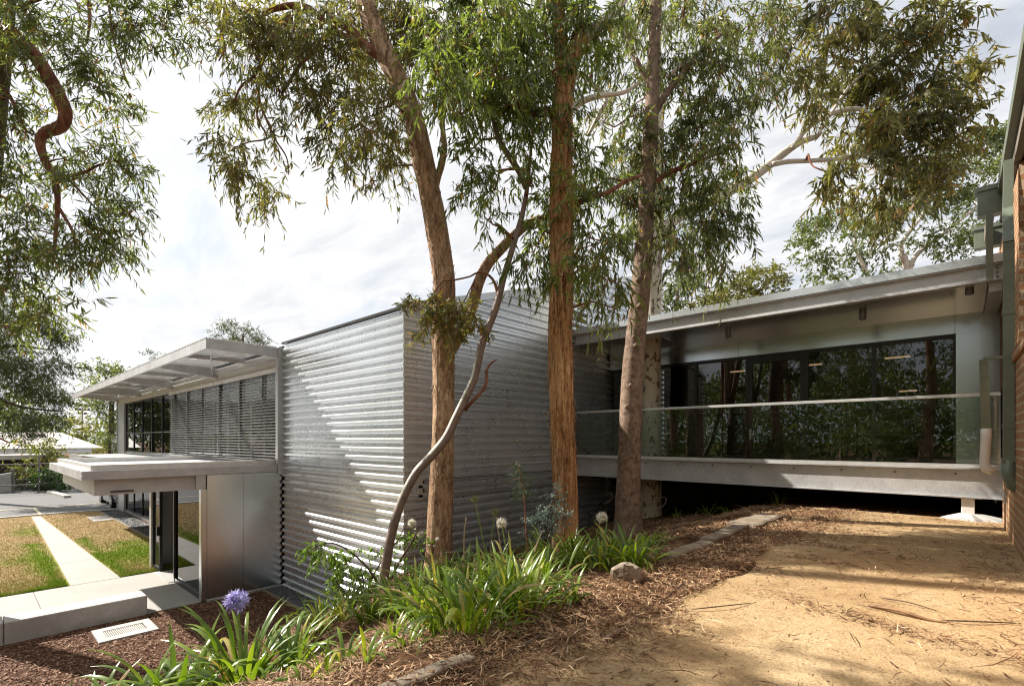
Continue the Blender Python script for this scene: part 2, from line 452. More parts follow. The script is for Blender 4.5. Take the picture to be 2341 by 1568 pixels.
M['bark_brown'] = bark_mat('brown_fibrous_bark', (0.14, 0.08, 0.05), (0.37, 0.24, 0.15), (0.55, 0.40, 0.27), (14, 14, 3.5), bmp=1.0)
M['bark_stringy'] = bark_mat('orange_stringybark', (0.14, 0.06, 0.025), (0.44, 0.24, 0.11), (0.64, 0.42, 0.23), (20, 20, 1.3), bmp=1.0, fw=0.35)
M['bark_grey'] = bark_mat('grey_brown_bark', (0.12, 0.082, 0.06), (0.225, 0.16, 0.12), (0.32, 0.24, 0.18), (5, 5, 5), bmp=0.45, scale=2.0)
M['bark_red'] = bark_mat('reddish_bark', (0.10, 0.04, 0.025), (0.21, 0.09, 0.055), (0.32, 0.165, 0.105), (9, 9, 2.5), bmp=0.5)
M['bark_dark'] = bark_mat('dark_ridged_bark', (0.045, 0.03, 0.024), (0.1, 0.07, 0.055), (0.17, 0.125, 0.1), (16, 16, 1.6))
M['bark_pale'] = patch_bark('pale_spotted_bark', (0.52, 0.47, 0.36), (0.62, 0.56, 0.45), (0.19, 0.13, 0.10), (0.56, 0.59), 9)
M['bark_white'] = patch_bark('white_limb_bark', (0.6, 0.54, 0.46), (0.68, 0.62, 0.54), (0.36, 0.27, 0.2), (0.60, 0.66), 5, (1, 1, 1))
def sapling_bark():
    m, nt, b, N, L = new_mat('two_tone_peeling_bark')
    v = coords(nt)
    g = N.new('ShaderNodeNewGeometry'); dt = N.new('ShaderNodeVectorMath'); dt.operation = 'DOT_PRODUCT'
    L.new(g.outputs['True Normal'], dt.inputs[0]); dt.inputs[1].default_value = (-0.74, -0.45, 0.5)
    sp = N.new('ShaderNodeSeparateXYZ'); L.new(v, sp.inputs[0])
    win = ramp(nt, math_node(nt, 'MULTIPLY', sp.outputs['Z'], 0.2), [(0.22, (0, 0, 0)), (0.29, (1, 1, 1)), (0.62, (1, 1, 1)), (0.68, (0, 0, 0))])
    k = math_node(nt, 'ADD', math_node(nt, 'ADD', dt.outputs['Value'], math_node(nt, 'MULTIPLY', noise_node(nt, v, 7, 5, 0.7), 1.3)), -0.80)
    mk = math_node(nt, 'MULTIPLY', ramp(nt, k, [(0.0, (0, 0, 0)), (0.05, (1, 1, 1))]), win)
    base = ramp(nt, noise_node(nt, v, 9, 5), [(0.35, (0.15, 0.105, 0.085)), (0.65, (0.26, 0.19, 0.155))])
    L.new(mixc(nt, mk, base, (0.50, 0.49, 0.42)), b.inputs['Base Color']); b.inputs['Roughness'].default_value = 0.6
    bump(nt, b, noise_node(nt, v, 30, 4), 0.3, 0.006)
    return m


M['bark_sapling'] = sapling_bark()

# ================================================================== SETTING
def lin(a, b, st): return list(np.arange(a, b, st))


gx = [-600, -300, -150, -90, -60, -45, -35, -28, -22, -18, -15, -13, -11.5] + lin(-10.5, 1.0, 0.12) + [1.5, 2.5, 5, 10, 20, 40, 90, 200, 600]
gy = [-600, -300, -120, -60, -30, -15, -8, -4, -2] + lin(-1, 9.5, 0.12) + [10, 11, 12.5, 14, 18, 25, 40, 80, 200, 600]
GX, GY = np.meshgrid(gx, gy)
GZ = ground_h(GX, GY)
nx, ny = len(gx), len(gy)
gf = [(j * nx + i, j * nx + i + 1, (j + 1) * nx + i + 1, (j + 1) * nx + i) for j in range(ny - 1) for i in range(nx - 1)]


def soil_material():
    m, nt, b, N, L = new_mat('garden_soil')
    v = coords(nt)
    f = noise_node(nt, v, 9, 8, 0.7)
    f2 = noise_node(nt, v, 60, 4, 0.7)
    c = ramp(nt, f, [(0.32, (0.05, 0.027, 0.016)), (0.5, (0.12, 0.066, 0.036)), (0.66, (0.22, 0.135, 0.075))])
    c = mixc(nt, 0.5, c, ramp(nt, f2, [(0.3, (0.45, 0.42, 0.4)), (0.7, (1.4, 1.35, 1.3))]), 'MULTIPLY')
    L.new(c, b.inputs['Base Color']); b.inputs['Roughness'].default_value = 0.95; b.inputs['Specular IOR Level'].default_value = 0.1
    bump(nt, b, math_node(nt, 'ADD', f, f2), 0.8, 0.03)
    return m


def sand_material():
    m, nt, b, N, L = new_mat('compacted_sand')
    v = coords(nt)
    f = noise_node(nt, v, 1.1, 6, 0.65); f2 = noise_node(nt, v, 85, 4, 0.75); f3 = noise_node(nt, v, 18, 5, 0.7)
    c = ramp(nt, f, [(0.33, (0.37, 0.25, 0.13)), (0.5, (0.46, 0.325, 0.18)), (0.68, (0.53, 0.40, 0.24))])
    c = mixc(nt, 0.55, c, ramp(nt, f2, [(0.35, (0.30, 0.28, 0.26)), (0.5, (1, 1, 1)), (0.65, (1.4, 1.38, 1.32))]), 'MULTIPLY')
    c = mixc(nt, 0.35, c, ramp(nt, f3, [(0.34, (0.6, 0.52, 0.44)), (0.55, (1.1, 1.1, 1.1))]), 'MULTIPLY')
    vo = N.new('ShaderNodeTexVoronoi'); vo.inputs['Scale'].default_value = 11; L.new(v, vo.inputs['Vector'])
    c = mixc(nt, ramp(nt, vo.outputs['Distance'], [(0.045, (1, 1, 1)), (0.075, (0, 0, 0))]), c, (0.10, 0.06, 0.035))
    L.new(c, b.inputs['Base Color']); b.inputs['Roughness'].default_value = 0.95; b.inputs['Specular IOR Level'].default_value = 0.12
    bump(nt, b, math_node(nt, 'ADD', math_node(nt, 'MULTIPLY', f3, 0.8), math_node(nt, 'MULTIPLY', f2, 0.6)), 0.7, 0.02)
    return m


def mulch_material():
    m, nt, b, N, L = new_mat('bark_mulch')
    v = coords(nt)
    f2 = noise_node(nt, v, 34, 6, 0.75, 0.8)
    L.new(ramp(nt, f2, [(0.36, (0.035, 0.016, 0.010)), (0.5, (0.10, 0.048, 0.028)), (0.64, (0.22, 0.12, 0.07))]), b.inputs['Base Color'])
    b.inputs['Roughness'].default_value = 0.9; b.inputs['Specular IOR Level'].default_value = 0.15
    bump(nt, b, f2, 0.9, 0.03)
    return m


tag(mesh_obj('ground', np.stack([GX.ravel(), GY.ravel(), GZ.ravel()], 1), gf, soil_material(), smooth=True), kind='structure')


def sheet(name, poly_fn, x0, x1, y0, y1, step, lift, mat, keep=None):
    xs = np.linspace(x0, x1, max(2, int((x1 - x0) / step) + 1)); ys = np.linspace(y0, y1, max(2, int((y1 - y0) / step) + 1))
    X, Y = np.meshgrid(xs, ys)
    if poly_fn is not None: X, Y = poly_fn(X, Y)
    Z = ground_h(X, Y) + lift
    n = len(xs)
    fc = [(j * n + i, j * n + i + 1, (j + 1) * n + i + 1, (j + 1) * n + i) for j in range(len(ys) - 1) for i in range(n - 1)]
    return tag(mesh_obj(name, np.stack([X.ravel(), Y.ravel(), Z.ravel()], 1), fc, mat, smooth=True), kind='structure')


def sand_edge(X, Y):
    # wobbling left boundary between the sand path and the planted bank
    base = -1.44 - 0.24 * np.clip((3.2 - Y) / 1.4, 0, 1) + 0.10 * np.sin(Y * 1.7) + 0.10 * vnoise(Y * 3, 0) - 0.12 * np.clip(Y - 5, 0, 3)
    t = np.clip((X + 1.8) / 1.2, 0, 1)
    return X * t + (1 - t) * (base + (X + 1.8)), Y


sheet('sand_path', sand_edge, -1.8, 0.62, -8, 9.4, 0.1, 0.006, sand_material())
mb_sheet = sheet('mulch_bed', None, -10.9, -6.4, -6, 4.15, 0.25, 0.006, mulch_material())


def lawn_green(X, Y):
    # how green the turf is (0 dry, 1 lush): edges beside the paths get water
    e1 = np.exp(-np.abs(Y - 2.52) / 0.14) * (X > -21)
    e2 = np.exp(-np.abs(Y - 1.36) / 0.2) * (X > -21)
    e3 = np.exp(-np.abs(X + 14.4) / 0.42)
    p = 0.35 * np.clip(vnoise(X * 0.35 + 5, Y * 0.6) - 0.05, 0, 1) + 0.30 * vnoise(X * 1.1, Y * 1.5) + 0.12 * vnoise(X * 4, Y * 4)
    g2 = 0.9 * np.exp(-(((X + 17.5) / 1.6) ** 2 + ((Y - 3.3) / 0.6) ** 2))
    return np.clip(0.20 + 0.8 * np.maximum.reduce([e1, e2, e3]) + p + g2 - 0.04 * np.clip(-X - 20, 0, 10), 0, 1)


def lawn_material():
    m, nt, b, N, L = new_mat('lawn_turf')
    a = N.new('ShaderNodeAttribute'); a.attribute_name = 'tint'
    f = noise_node(nt, coords(nt), 25, 6, 0.7)
    c = ramp(nt, a.outputs['Fac'], [(0.1, (0.40, 0.29, 0.15)), (0.35, (0.38, 0.31, 0.14)), (0.65, (0.31, 0.32, 0.09)), (0.9, (0.23, 0.29, 0.035))])
    c = mixc(nt, 0.7, c, ramp(nt, f, [(0.3, (0.55, 0.55, 0.5)), (0.7, (1.3, 1.3, 1.2))]), 'MULTIPLY')
    L.new(c, b.inputs['Base Color']); b.inputs['Roughness'].default_value = 0.95; b.inputs['Specular IOR Level'].default_value = 0.1
    bump(nt, b, noise_node(nt, coords(nt), 70, 4), 0.8, 0.03)
    return m


lx = np.arange(-28.8, -14.34, 0.16); ly = np.arange(-14, 4.1, 0.16)
LX, LY = np.meshgrid(lx, ly)
LZ = np.full(LX.shape, Z0 + 0.012)
n = len(lx)
lf = [(j * n + i, j * n + i + 1, (j + 1) * n + i + 1, (j + 1) * n + i) for j in range(len(ly) - 1) for i in range(n - 1)]
tag(mesh_obj('lawn', np.stack([LX.ravel(), LY.ravel(), LZ.ravel()], 1), lf, lawn_material(), tint=lawn_green(LX, LY).ravel(), smooth=True), kind='structure')

# grass blades (uncountable)
NB = 120000
bx = -14.4 - rng.random(NB) ** 1.7 * 14.2; by = rng.uniform(-2.5, 4.05, NB)
keep = ~((by > 1.50 - (bx + 14.4) * 0.022) & (by < 2.42 + (bx + 14.4) * 0.02))
bx, by = bx[keep], by[keep]; NB = len(bx)
h = rng.uniform(0.025, 0.06, NB); an = rng.random(NB) * 6.283; w = rng.uniform(0.004, 0.008, NB)
lean = rng.normal(0, 0.03, (NB, 2))
g = np.clip(lawn_green(bx, by) + rng.normal(0, 0.17, NB), 0, 1)
h *= 0.6 + 0.8 * g
B0 = np.stack([bx - np.cos(an) * w, by - np.sin(an) * w, np.full(NB, Z0 + 0.01)], 1)
B1 = np.stack([bx + np.cos(an) * w, by + np.sin(an) * w, np.full(NB, Z0 + 0.01)], 1)
B2 = np.stack([bx + lean[:, 0], by + lean[:, 1], Z0 + 0.01 + h], 1)
V = np.stack([B0, B1, B2], 1).reshape(-1, 3)
tag(mesh_obj('grass', V, (np.arange(NB * 3), np.full(NB, 3)), M['grass'], tint=np.repeat(g, 3)), 'short lawn turf, straw brown with bright green edges along the footpath', 'grass', kind='stuff')

# paths (real slabs with joints)
p = MB()
for y0, y1 in ((-12, -8.5), (-8.49, -5), (-4.99, -1.5), (-1.49, 0.95), (0.96, 3.16)):
    p.box(-14.33, -11.04, y0, y1, Z0 - 0.05, Z0 + 0.02)
xs = [-14.345, -17.1, -19.9, -22.7, -25.5, -28.3]
for a, b_ in zip(xs[:-1], xs[1:]):
    def yy(x): return 1.54 - (x + 14.4) * 0.022, 2.40 + (x + 14.4) * 0.022
    a0, a1 = yy(a - 0.006); b0, b1 = yy(b_ + 0.006)
    zt = Z0 + 0.022
    p.add([(a - 0.006, a0, zt), (a - 0.006, a1, zt), (b_ + 0.006, b1, zt), (b_ + 0.006, b0, zt), (a - 0.006, a0, zt - 0.07), (a - 0.006, a1, zt - 0.07), (b_ + 0.006, b1, zt - 0.07), (b_ + 0.006, b0, zt - 0.07)],
          [(0, 1, 2, 3), (7, 6, 5, 4), (0, 4, 5, 1), (1, 5, 6, 2), (2, 6, 7, 3), (3, 7, 4, 0)])
p.box(-26.6, -24.9, 3.35, 4.0, Z0, Z0 + 0.03)
p.box(-28.7, -27.0, 4.0, 4.6, Z0, Z0 + 0.02)
tag(p.build('footpath', M['paving']), kind='structure')
p = MB().box(-75, -28.86, -60, 60, Z0 - 0.1, Z0 + 0.006)
tag(p.build('car_park', M['asphalt']), kind='structure')
p = MB()
z1 = Z0 + 0.012
p.box(-32.2, -32.08, -25, 12, Z0, z1)
p.box(-31.9, -29.0, 2.12, 2.22, Z0, z1); p.box(-31.9, -29.0, -0.6, -0.5, Z0, z1); p.box(-31.9, -29, -3.2, -3.1, Z0, z1); p.box(-31.9, -29, -5.8, -5.7, Z0, z1)
tag(p.build('parking_line', M['line']), kind='structure')
p = MB().box(-28.86, -28.7, -20, 3.2, Z0, Z0 + 0.06); p.bar((-28.78, 3.2, Z0 + 0.03), (-28.2, 4.9, Z0 + 0.03), 0.1, 0.06)
tag(p.build('kerb', M['concrete']), kind='structure')
p = MB().box(-28.4, -15.2, 4.0, 4.66, Z0, Z0 + 0.02).box(-10.9, -7.6, 4.22, 4.66, Z0, Z0 + 0.02)
tag(p.build('gravel_strip', M['gravel']), kind='structure')


def scatter_pebbles(name, x0, x1, y0, y1, n, lab):
    V = []; S = []; T = []
    px_, py_ = rng.uniform(x0, x1, n), rng.uniform(y0, y1, n)
    for i in range(n):
        r = rng.uniform(0.02, 0.045); a = rng.random() * 6.28
        q = np.array([(1, 0, 0), (0.3, 0.7, 0), (-0.8, 0.5, 0), (-0.9, -0.4, 0), (0.2, -0.75, 0), (0.1, 0, 0.62)]) * r
        q = q @ np.array([[math.cos(a), math.sin(a), 0], [-math.sin(a), math.cos(a), 0], [0, 0, 1]])
        V.append(q + (px_[i], py_[i], Z0 + 0.02 + rng.random() * 0.015)); T += [rng.random()] * 6
    V = np.concatenate(V); base = (np.arange(n) * 6)[:, None]
    tri = np.array([0, 1, 5, 1, 2, 5, 2, 3, 5, 3, 4, 5, 4, 0, 5])
    tag(mesh_obj(name, V, ((base + tri).ravel(), np.full(n * 5, 3)), M['pebble'], tint=T), lab, 'gravel', kind='stuff')


scatter_pebbles('gravel', -27.9, -15.2, 4.04, 4.62, 5200, 'loose dark grey pebbles along the foot of the glass facade')
scatter_pebbles('gravel', -10.8, -7.7, 4.26, 4.62, 1500, 'loose dark grey pebbles along the foot of the corrugated wall')

o = MB().bar((-28.2, 3.98, Z0 + 0.02), (-15.2, 3.98, Z0 + 0.02), 0.03, 0.07).build('garden_edging', M['timber'], loc=(-21, 3.98, Z0))
tag(o, 'thin timber edging between the brown lawn and the gravel by the facade', 'edging')
o = MB().bar((-10.9, 4.2, Z0 + 0.02), (-7.7, 4.2, Z0 + 0.02), 0.035, 0.07).build('garden_edging', M['timber'], loc=(-9, 4.2, Z0))
tag(o, 'thin timber edging between mulch and gravel at the corrugated wall', 'edging')

# ================================================================== MAIN METAL BUILDING
XC, YF, XL = -6.53, 4.68, -10.92
SL = 0.305
PITCH = 0.1505


def top_at(y): return 2.10 + SL * (y - YF)


def rib_profile(z0, z1):
    out = []; z = z0
    while z < z1:
        for dz, d in ((0.0, 0.0), (0.040, 0.0), (0.074, 0.050), (0.1165, 0.050)):
            if z + dz <= z1: out.append((z + dz, d))
        z += PITCH
    out.append((z1, out[-1][1]))
    return out


bld = thing('metal_building', 'long two storey corrugated galvanised building with blinds, flat entrance canopy and dark glazing', 'building', (-15, 8, Z0))
zb = -3.27
prof = rib_profile(zb, 2.06)
m_ = MB()
V = []
for z, d in prof: V += [(XL, YF - d, z), (XC + d, YF - d, z)]
m_.add(V, [(2 * i, 2 * i + 1, 2 * i + 3, 2 * i + 2) for i in range(len(prof) - 1)])


def screws(mb, pts, nrm):
    mb.mat(1)
    nrm = np.array(nrm, float); up = np.array((0, 0, 1.)); side = np.cross(nrm, up)
    for q in pts:
        q = np.array(q) + nrm * 0.004
        mb.add([q + (side * math.cos(a) + up * math.sin(a)) * 0.008 for a in np.arange(6) * math.pi / 3], [tuple(range(6))])
    mb.mat(0)


zz = np.arange(zb, 2.0, PITCH) + 0.024
screws(m_, [(x, YF, z) for z in zz for x in np.arange(XL + 0.2, XC, 0.42)], (0, -1, 0))
m_.build('corrugated_wall', [M['galv'], M['black']], bld)
prof = rib_profile(zb, 5.0)
m_ = MB(); YE = 14.0
V = []; 
for z, d in prof:
    y0 = YF - d if z < 2.06 else YF + (z - 2.06) / SL
    V += [(XC + d, y0, z), (XC + d, YE, z)]
m_.add(V, [(2 * i, 2 * i + 1, 2 * i + 3, 2 * i + 2) for i in range(len(prof) - 1)])
zz = np.arange(zb, 4.8, PITCH) + 0.024
screws(m_, [(XC, y, z) for z in zz for y in np.arange(YF + 0.25, 12.5, 0.55) if z < top_at(y) - 0.1], (1, 0, 0))
m_.build('corrugated_wall', [M['galv'], M['black']], bld)
# lap joints of sheets: thin vertical overlaps are part of trims
m_ = MB()
m_.bar((XL, YF - 0.02, 2.10), (XC + 0.05, YF - 0.02, 2.10), 0.10, 0.035)
m_.build('parapet_capping', M['black'], bld)
m_ = MB()
m_.bar((XC + 0.03, YF - 0.05, 2.10), (XC + 0.03, YE, top_at(YE)), 0.09, 0.12, up=(0, 0, 1))
m_.build('roof_flashing', M['galv'], bld)
m_ = MB()   # roof and unseen walls closing the volume
m_.quad((-28.4, YF + 0.02, 2.07), (XC - 0.02, YF + 0.02, 2.07), (XC - 0.02, YE, top_at(YE) - 0.03), (-28.4, YE, top_at(YE) - 0.03))
m_.build('roof', M['galv_dull'], bld)
m_ = MB()
m_.quad((-28.4, YE, Z0), (XC, YE, Z0), (XC, YE, top_at(YE)), (-28.4, YE, top_at(YE)))
m_.build('rear_wall', M['grey_wall'], bld)
# end wall ribs (seen edge-on)
m_ = MB(); prof = rib_profile(Z0, 2.0); V = []
for z, d in prof: V += [(-28.45 - d, YF - 0.05, z), (-28.45 - d, YE, z)]
m_.add(V, [(2 * i + 1, 2 * i, 2 * i + 2, 2 * i + 3) for i in range(len(prof) - 1)])
m_.build('corrugated_end_wall', M['galv'], bld)
m_ = MB().bbox(-28.44, -27.25, YF + 0.0, YF + 0.15, Z0, 1.75, 0.01)
m_.build('end_pier', M['galv_dull'], bld)
# corner trim between blinds and corrugation, joints
m_ = MB().bbox(XL - 0.13, XL - 0.005, YF - 0.14, YF + 0.1, -0.76, 2.0, 0.006)
m_.build('edge_trim', M['galv_dull'], bld)
# interior
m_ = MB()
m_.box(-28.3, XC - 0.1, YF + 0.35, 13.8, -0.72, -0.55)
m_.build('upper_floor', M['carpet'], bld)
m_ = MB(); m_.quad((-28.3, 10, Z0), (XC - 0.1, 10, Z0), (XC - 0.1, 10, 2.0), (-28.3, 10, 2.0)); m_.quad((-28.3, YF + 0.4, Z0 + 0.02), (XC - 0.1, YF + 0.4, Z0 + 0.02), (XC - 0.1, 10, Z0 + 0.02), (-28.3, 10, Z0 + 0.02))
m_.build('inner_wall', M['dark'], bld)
# header + spandrel
m_ = MB().box(-28.3, XL - 0.14, YF - 0.02, YF + 0.3, 1.60, 1.78)
m_.build('window_head', M['cream'], bld)
m_ = MB().box(-28.3, XL - 0.14, YF + 0.06, YF + 0.3, -0.84, -0.52)
m_.build('spandrel', M['galv_dull'], bld)
m_ = MB().box(-27.3, -14.95, YF + 0.08, YF + 0.3, Z0, Z0 + 0.12)
m_.build('sill', M['galv_dull'], bld)
# windows
mull = [-27.2 + 1.49 * k for k in range(12)]
for lo_, hi_, xs_ in ((-0.52, 1.60, mull), (Z0 + 0.12, -0.84, [x for x in mull if x < -14.5])):
    for i, (a, b_) in enumerate(zip(xs_[:-1], xs_[1:])):
        wfr = MB()
        yq = YF + 0.10
        wfr.box(a, a + 0.05, yq - 0.04, yq + 0.05, lo_, hi_)
        wfr.box(a + 0.05, b_, yq - 0.03, yq + 0.03, lo_, lo_ + 0.05).box(a + 0.05, b_, yq - 0.03, yq + 0.03, hi_ - 0.05, hi_)
        if lo_ > -1: wfr.mat(1).box(a + 0.05, b_, yq - 0.02, yq + 0.02, 0.26, 0.295)
        w_ = wfr.build('window', [M['black'], M['rail']], bld)
        MB().quad((a + 0.05, yq - 0.01, lo_ + 0.05), (b_, yq - 0.01, lo_ + 0.05), (b_, yq - 0.01, hi_ - 0.05), (a + 0.05, yq - 0.01, hi_ - 0.05)).build('pane', M['glass'], w_)
# blinds
for x0, x1 in ((-19.75, -15.3), (-15.24, XL - 0.15)):
    m_ = MB(); z = -0.44; k = 0
    while z < 1.52:
        yb = YF - 0.02
        m_.add([(x0, yb - 0.036, z - 0.019), (x1, yb - 0.036, z - 0.019), (x1, yb, z + 0.004), (x0, yb, z + 0.004), (x1, yb + 0.034, z + 0.018), (x0, yb + 0.034, z + 0.018)],
               [(0, 1, 2, 3), (3, 2, 4, 5)])
        z += 0.0705
    m_.box(x0, x1, YF - 0.06, YF + 0.02, -0.52, -0.485)
    bl = m_.build('blind', M['slat'], bld)
    m_ = MB()
    for x in np.linspace(x0 + 0.12, x1 - 0.12, 6):
        m_.bar((x, YF - 0.02, -0.5), (x, YF - 0.02, 1.6), 0.006, 0.006)
        m_.bar((x + 0.14, YF - 0.055, -0.5), (x + 0.14, YF - 0.055, 1.6), 0.005, 0.005)
    m_.build('cord', M['alu'], bl)
    MB().box(x0, x1, YF - 0.07, YF - 0.025, 1.50, 1.60).build('head_box', M['slat'], bl)
# sunshade awning
def grating_mat():
    m, nt, b, N, L = new_mat('expanded_metal_grating')
    b.inputs['Base Color'].default_value = (0.62, 0.62, 0.62, 1); b.inputs['Metallic'].default_value = 0.5; b.inputs['Roughness'].default_value = 0.5
    v = coords(nt, (24, 60, 1))
    ck = N.new('ShaderNodeTexChecker'); ck.inputs['Scale'].default_value = 1.0; L.new(v, ck.inputs['Vector'])
    t = N.new('ShaderNodeBsdfTransparent'); mx = N.new('ShaderNodeMixShader')
    L.new(math_node(nt, 'ADD', math_node(nt, 'MULTIPLY', ck.outputs['Fac'], 0.35), 0.58), mx.inputs[0])
    L.new(t.outputs[0], mx.inputs[1]); L.new(b.outputs[0], mx.inputs[2]); L.new(mx.outputs[0], N['Material Output'].inputs['Surface'])
    return m


YA = 3.16; ZA0, ZA1 = 1.79, 1.975
XA0, XA1 = -28.9, XL
fr = MB()
fr.box(XA0, -22.5, YA, YA + 0.06, ZA0, ZA1).box(-22.49, -16.6, YA, YA + 0.06, ZA0, ZA1).box(-16.59, XA1, YA, YA + 0.06, ZA0, ZA1)
aw = fr.build('sunshade', M['galv_beam'], bld)
MB().box(XA1 - 0.06, XA1, YA + 0.061, YF - 0.15, ZA0, ZA1).build('end_beam', M['galv_beam'], aw)
for x in (-15.15, -19.5, -23.9, -28.2):
    m_ = MB(); m_.prism([(YA + 0.061, ZA1 - 0.13), (YA + 0.061, ZA1 - 0.01), (YF - 0.03, ZA1 - 0.01), (YF - 0.03, ZA0 - 0.10)], lambda q: (x - 0.04, q[0], q[1]), lambda q: (x + 0.04, q[0], q[1]))
    m_.build('bracket', M['galv_beam'], aw)
for x in (-13.0, -17.3, -21.7, -26.0):
    MB().box(x - 0.025, x + 0.025, YA + 0.061, YF - 0.03, ZA0 + 0.08, ZA1 - 0.01).build('joist', M['galv_beam'], aw)
MB().box(XA0, XA1 - 0.061, YF - 0.10, YF - 0.022, ZA0 - 0.0, ZA1 - 0.06).build('wall_plate', M['galv_beam'], aw)
for x in (-15.0, -23.8):
    m_ = MB(); m_.tube([(x + 0.05, YF - 0.2, ZA0 - 0.02), (x + 3.9, YA + 0.12, ZA1 - 0.05)], 0.011, 6); m_.tube([(x + 0.4, YA + 0.12, ZA1 - 0.06), (x + 3.9, YF - 0.2, ZA1 - 0.06)], 0.009, 6)
    m_.build('tie_rod', M['galv_beam'], aw)
MB().box(XA0, XA1, YA + 0.005, YF - 0.14, ZA1 + 0.004, ZA1 + 0.012).build('grating', grating_mat(), aw)
m_ = MB()
for x in np.arange(XA0, XA1, 0.11): m_.box(x, x + 0.05, YA - 0.005, YA + 0.02, ZA1 + 0.013, ZA1 + 0.038)
for y in np.arange(YA + 0.05, YF - 0.15, 0.055): m_.box(XA1 - 0.02, XA1 + 0.004, y, y + 0.03, ZA1 + 0.013, ZA1 + 0.042)
m_.bar((XA0, YA + 0.008, ZA1 + 0.018), (XA1, YA + 0.008, ZA1 + 0.018), 0.012, 0.012); m_.bar((XA1 - 0.008, YA + 0.02, ZA1 + 0.02), (XA1 - 0.008, YF - 0.15, ZA1 + 0.02), 0.012, 0.012)
m_.build('serrated_edge', M['alu'], aw)

# entrance canopy
cx0, cx1, cy0 = -15.75, XL - 0.03, 1.32
c_ = MB()
c_.box(cx0, cx1, cy0, cy0 + 0.05, -0.69, -0.535)
c_.box(cx1 - 0.05, cx1, cy0 + 0.051, YF - 0.15, -0.69, -0.535)
c_.box(cx0, cx0 + 0.05, cy0 + 0.051, YF, -0.69, -0.535)
can = c_.build('entrance_canopy', M['galv_beam'], bld)
up_ = MB(); i_ = 0.13; zt = -0.44
up_.box(cx0 + i_, cx1 - i_, cy0 + i_, cy0 + i_ + 0.09, -0.54, zt); up_.box(cx1 - i_ - 0.09, cx1 - i_, cy0 + i_ + 0.091, YF - 0.1, -0.54, zt); up_.box(cx0 + i_, cx0 + i_ + 0.09, cy0 + i_ + 0.091, YF, -0.54, zt)
up_.build('upstand', M['alu'], can)
MB().box(cx0 + 0.055, cx1 - 0.055, cy0 + 0.055, YF + 0.05, -0.60, -0.545).build('tray', M['membrane'], can)
MB().box(cx0 + 0.055, cx1 - 0.055, cy0 + 0.055, YF + 0.05, -0.685, -0.66).build('underside', M['galv_dull'], can)
bk = MB().box(-15.2, -11.10, 1.50, YF, -0.975, -0.69)
bk = bk.build('bulkhead', M['cream'], bld)
MB().box(-11.099, -11.075, 1.72, 2.05, -0.93, -0.905).build('slot_light', M['black'], bk)
MB().box(-11.2, -11.02, 3.02, 3.19, -0.975, -0.691).build('nib', M['galv_dull'], bld)
for x in (cx1 - 0.025, cx0 + 0.025):
    for z in (-0.65, -0.575): MB().tube([(x, cy0 - 0.008, z), (x, cy0 + 0.004, z)], 0.011, 6).build('bolt', M['black'], can)
# lower flat canopy running left along the facade
lc = MB().box(-25.0, cx0 - 0.02, 2.72, YF + 0.05, -0.72, -0.565)
lcn = lc.build('facade_canopy', M['galv_dull'], bld)
MB().box(-25.05, -22.1, 2.66, 2.719, -0.73, -0.535).build('fascia', M['galv'], lcn)
MB().box(-22.09, cx0 - 0.02, 2.66, 2.719, -0.73, -0.535).build('fascia', M['galv_flat'], lcn)
# vestibule
m_ = MB().box(-11.04, -10.98, 3.20, 3.86, Z0 + 0.04, -0.70).box(-11.04, -10.98, 3.866, YF - 0.03, Z0 + 0.04, -0.70)
m_.build('side_panel', M['galv_flat'], bld)
MB().box(-11.06, -10.94, 3.19, YF - 0.02, Z0, Z0 + 0.038).build('base_flashing', M['alu'], bld)
MB().bbox(-11.14, -10.985, 3.10, 3.198, Z0, -0.976, 0.006).build('corner_post', M['galv_flat'], bld)
MB().bbox(-15.05, -14.93, 3.10, YF, Z0, -0.976, 0.006).build('corner_post', M['alu'], bld)
fg = MB(); yv = 3.16
fg.box(-13.02, -12.96, yv - 0.04, yv + 0.04, Z0 + 0.02, -0.976).box(-11.2, -11.141, yv - 0.04, yv + 0.04, Z0 + 0.02, -0.976).box(-12.959, -11.201, yv - 0.03, yv + 0.03, Z0 + 0.02, Z0 + 0.12)
sd = fg.build('sidelight', M['black'], bld)
MB().quad((-12.96, yv, Z0 + 0.12), (-11.2, yv, Z0 + 0.12), (-11.2, yv, -0.98), (-12.96, yv, -0.98)).build('pane', M['glass'], sd)
fg = MB().box(-14.92, -14.86, yv - 0.03, yv + 0.03, Z0 + 0.02, -0.976).box(-14.3, -14.22, yv - 0.03, yv + 0.03, Z0 + 0.02, -0.976).box(-14.859, -14.301, yv - 0.03, yv + 0.03, Z0 + 0.02, Z0 + 0.1)
dr = fg.build('glass_door', M['black'], bld)
MB().quad((-14.86, yv, Z0 + 0.1), (-14.3, yv, Z0 + 0.1), (-14.3, yv, -0.98), (-14.86, yv, -0.98)).build('pane', M['glass'], dr)
MB().box(-14.235, -14.19, yv - 0.09, yv - 0.031, -2.3, -2.08).build('handle', M['black'], dr)
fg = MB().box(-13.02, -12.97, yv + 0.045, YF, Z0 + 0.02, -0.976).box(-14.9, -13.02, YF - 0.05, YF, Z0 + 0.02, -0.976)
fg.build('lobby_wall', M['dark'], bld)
MB().box(-14.25, -13.0, 3.02, 3.5, Z0 + 0.021, Z0 + 0.034).build('threshold', M['alu'], bld)
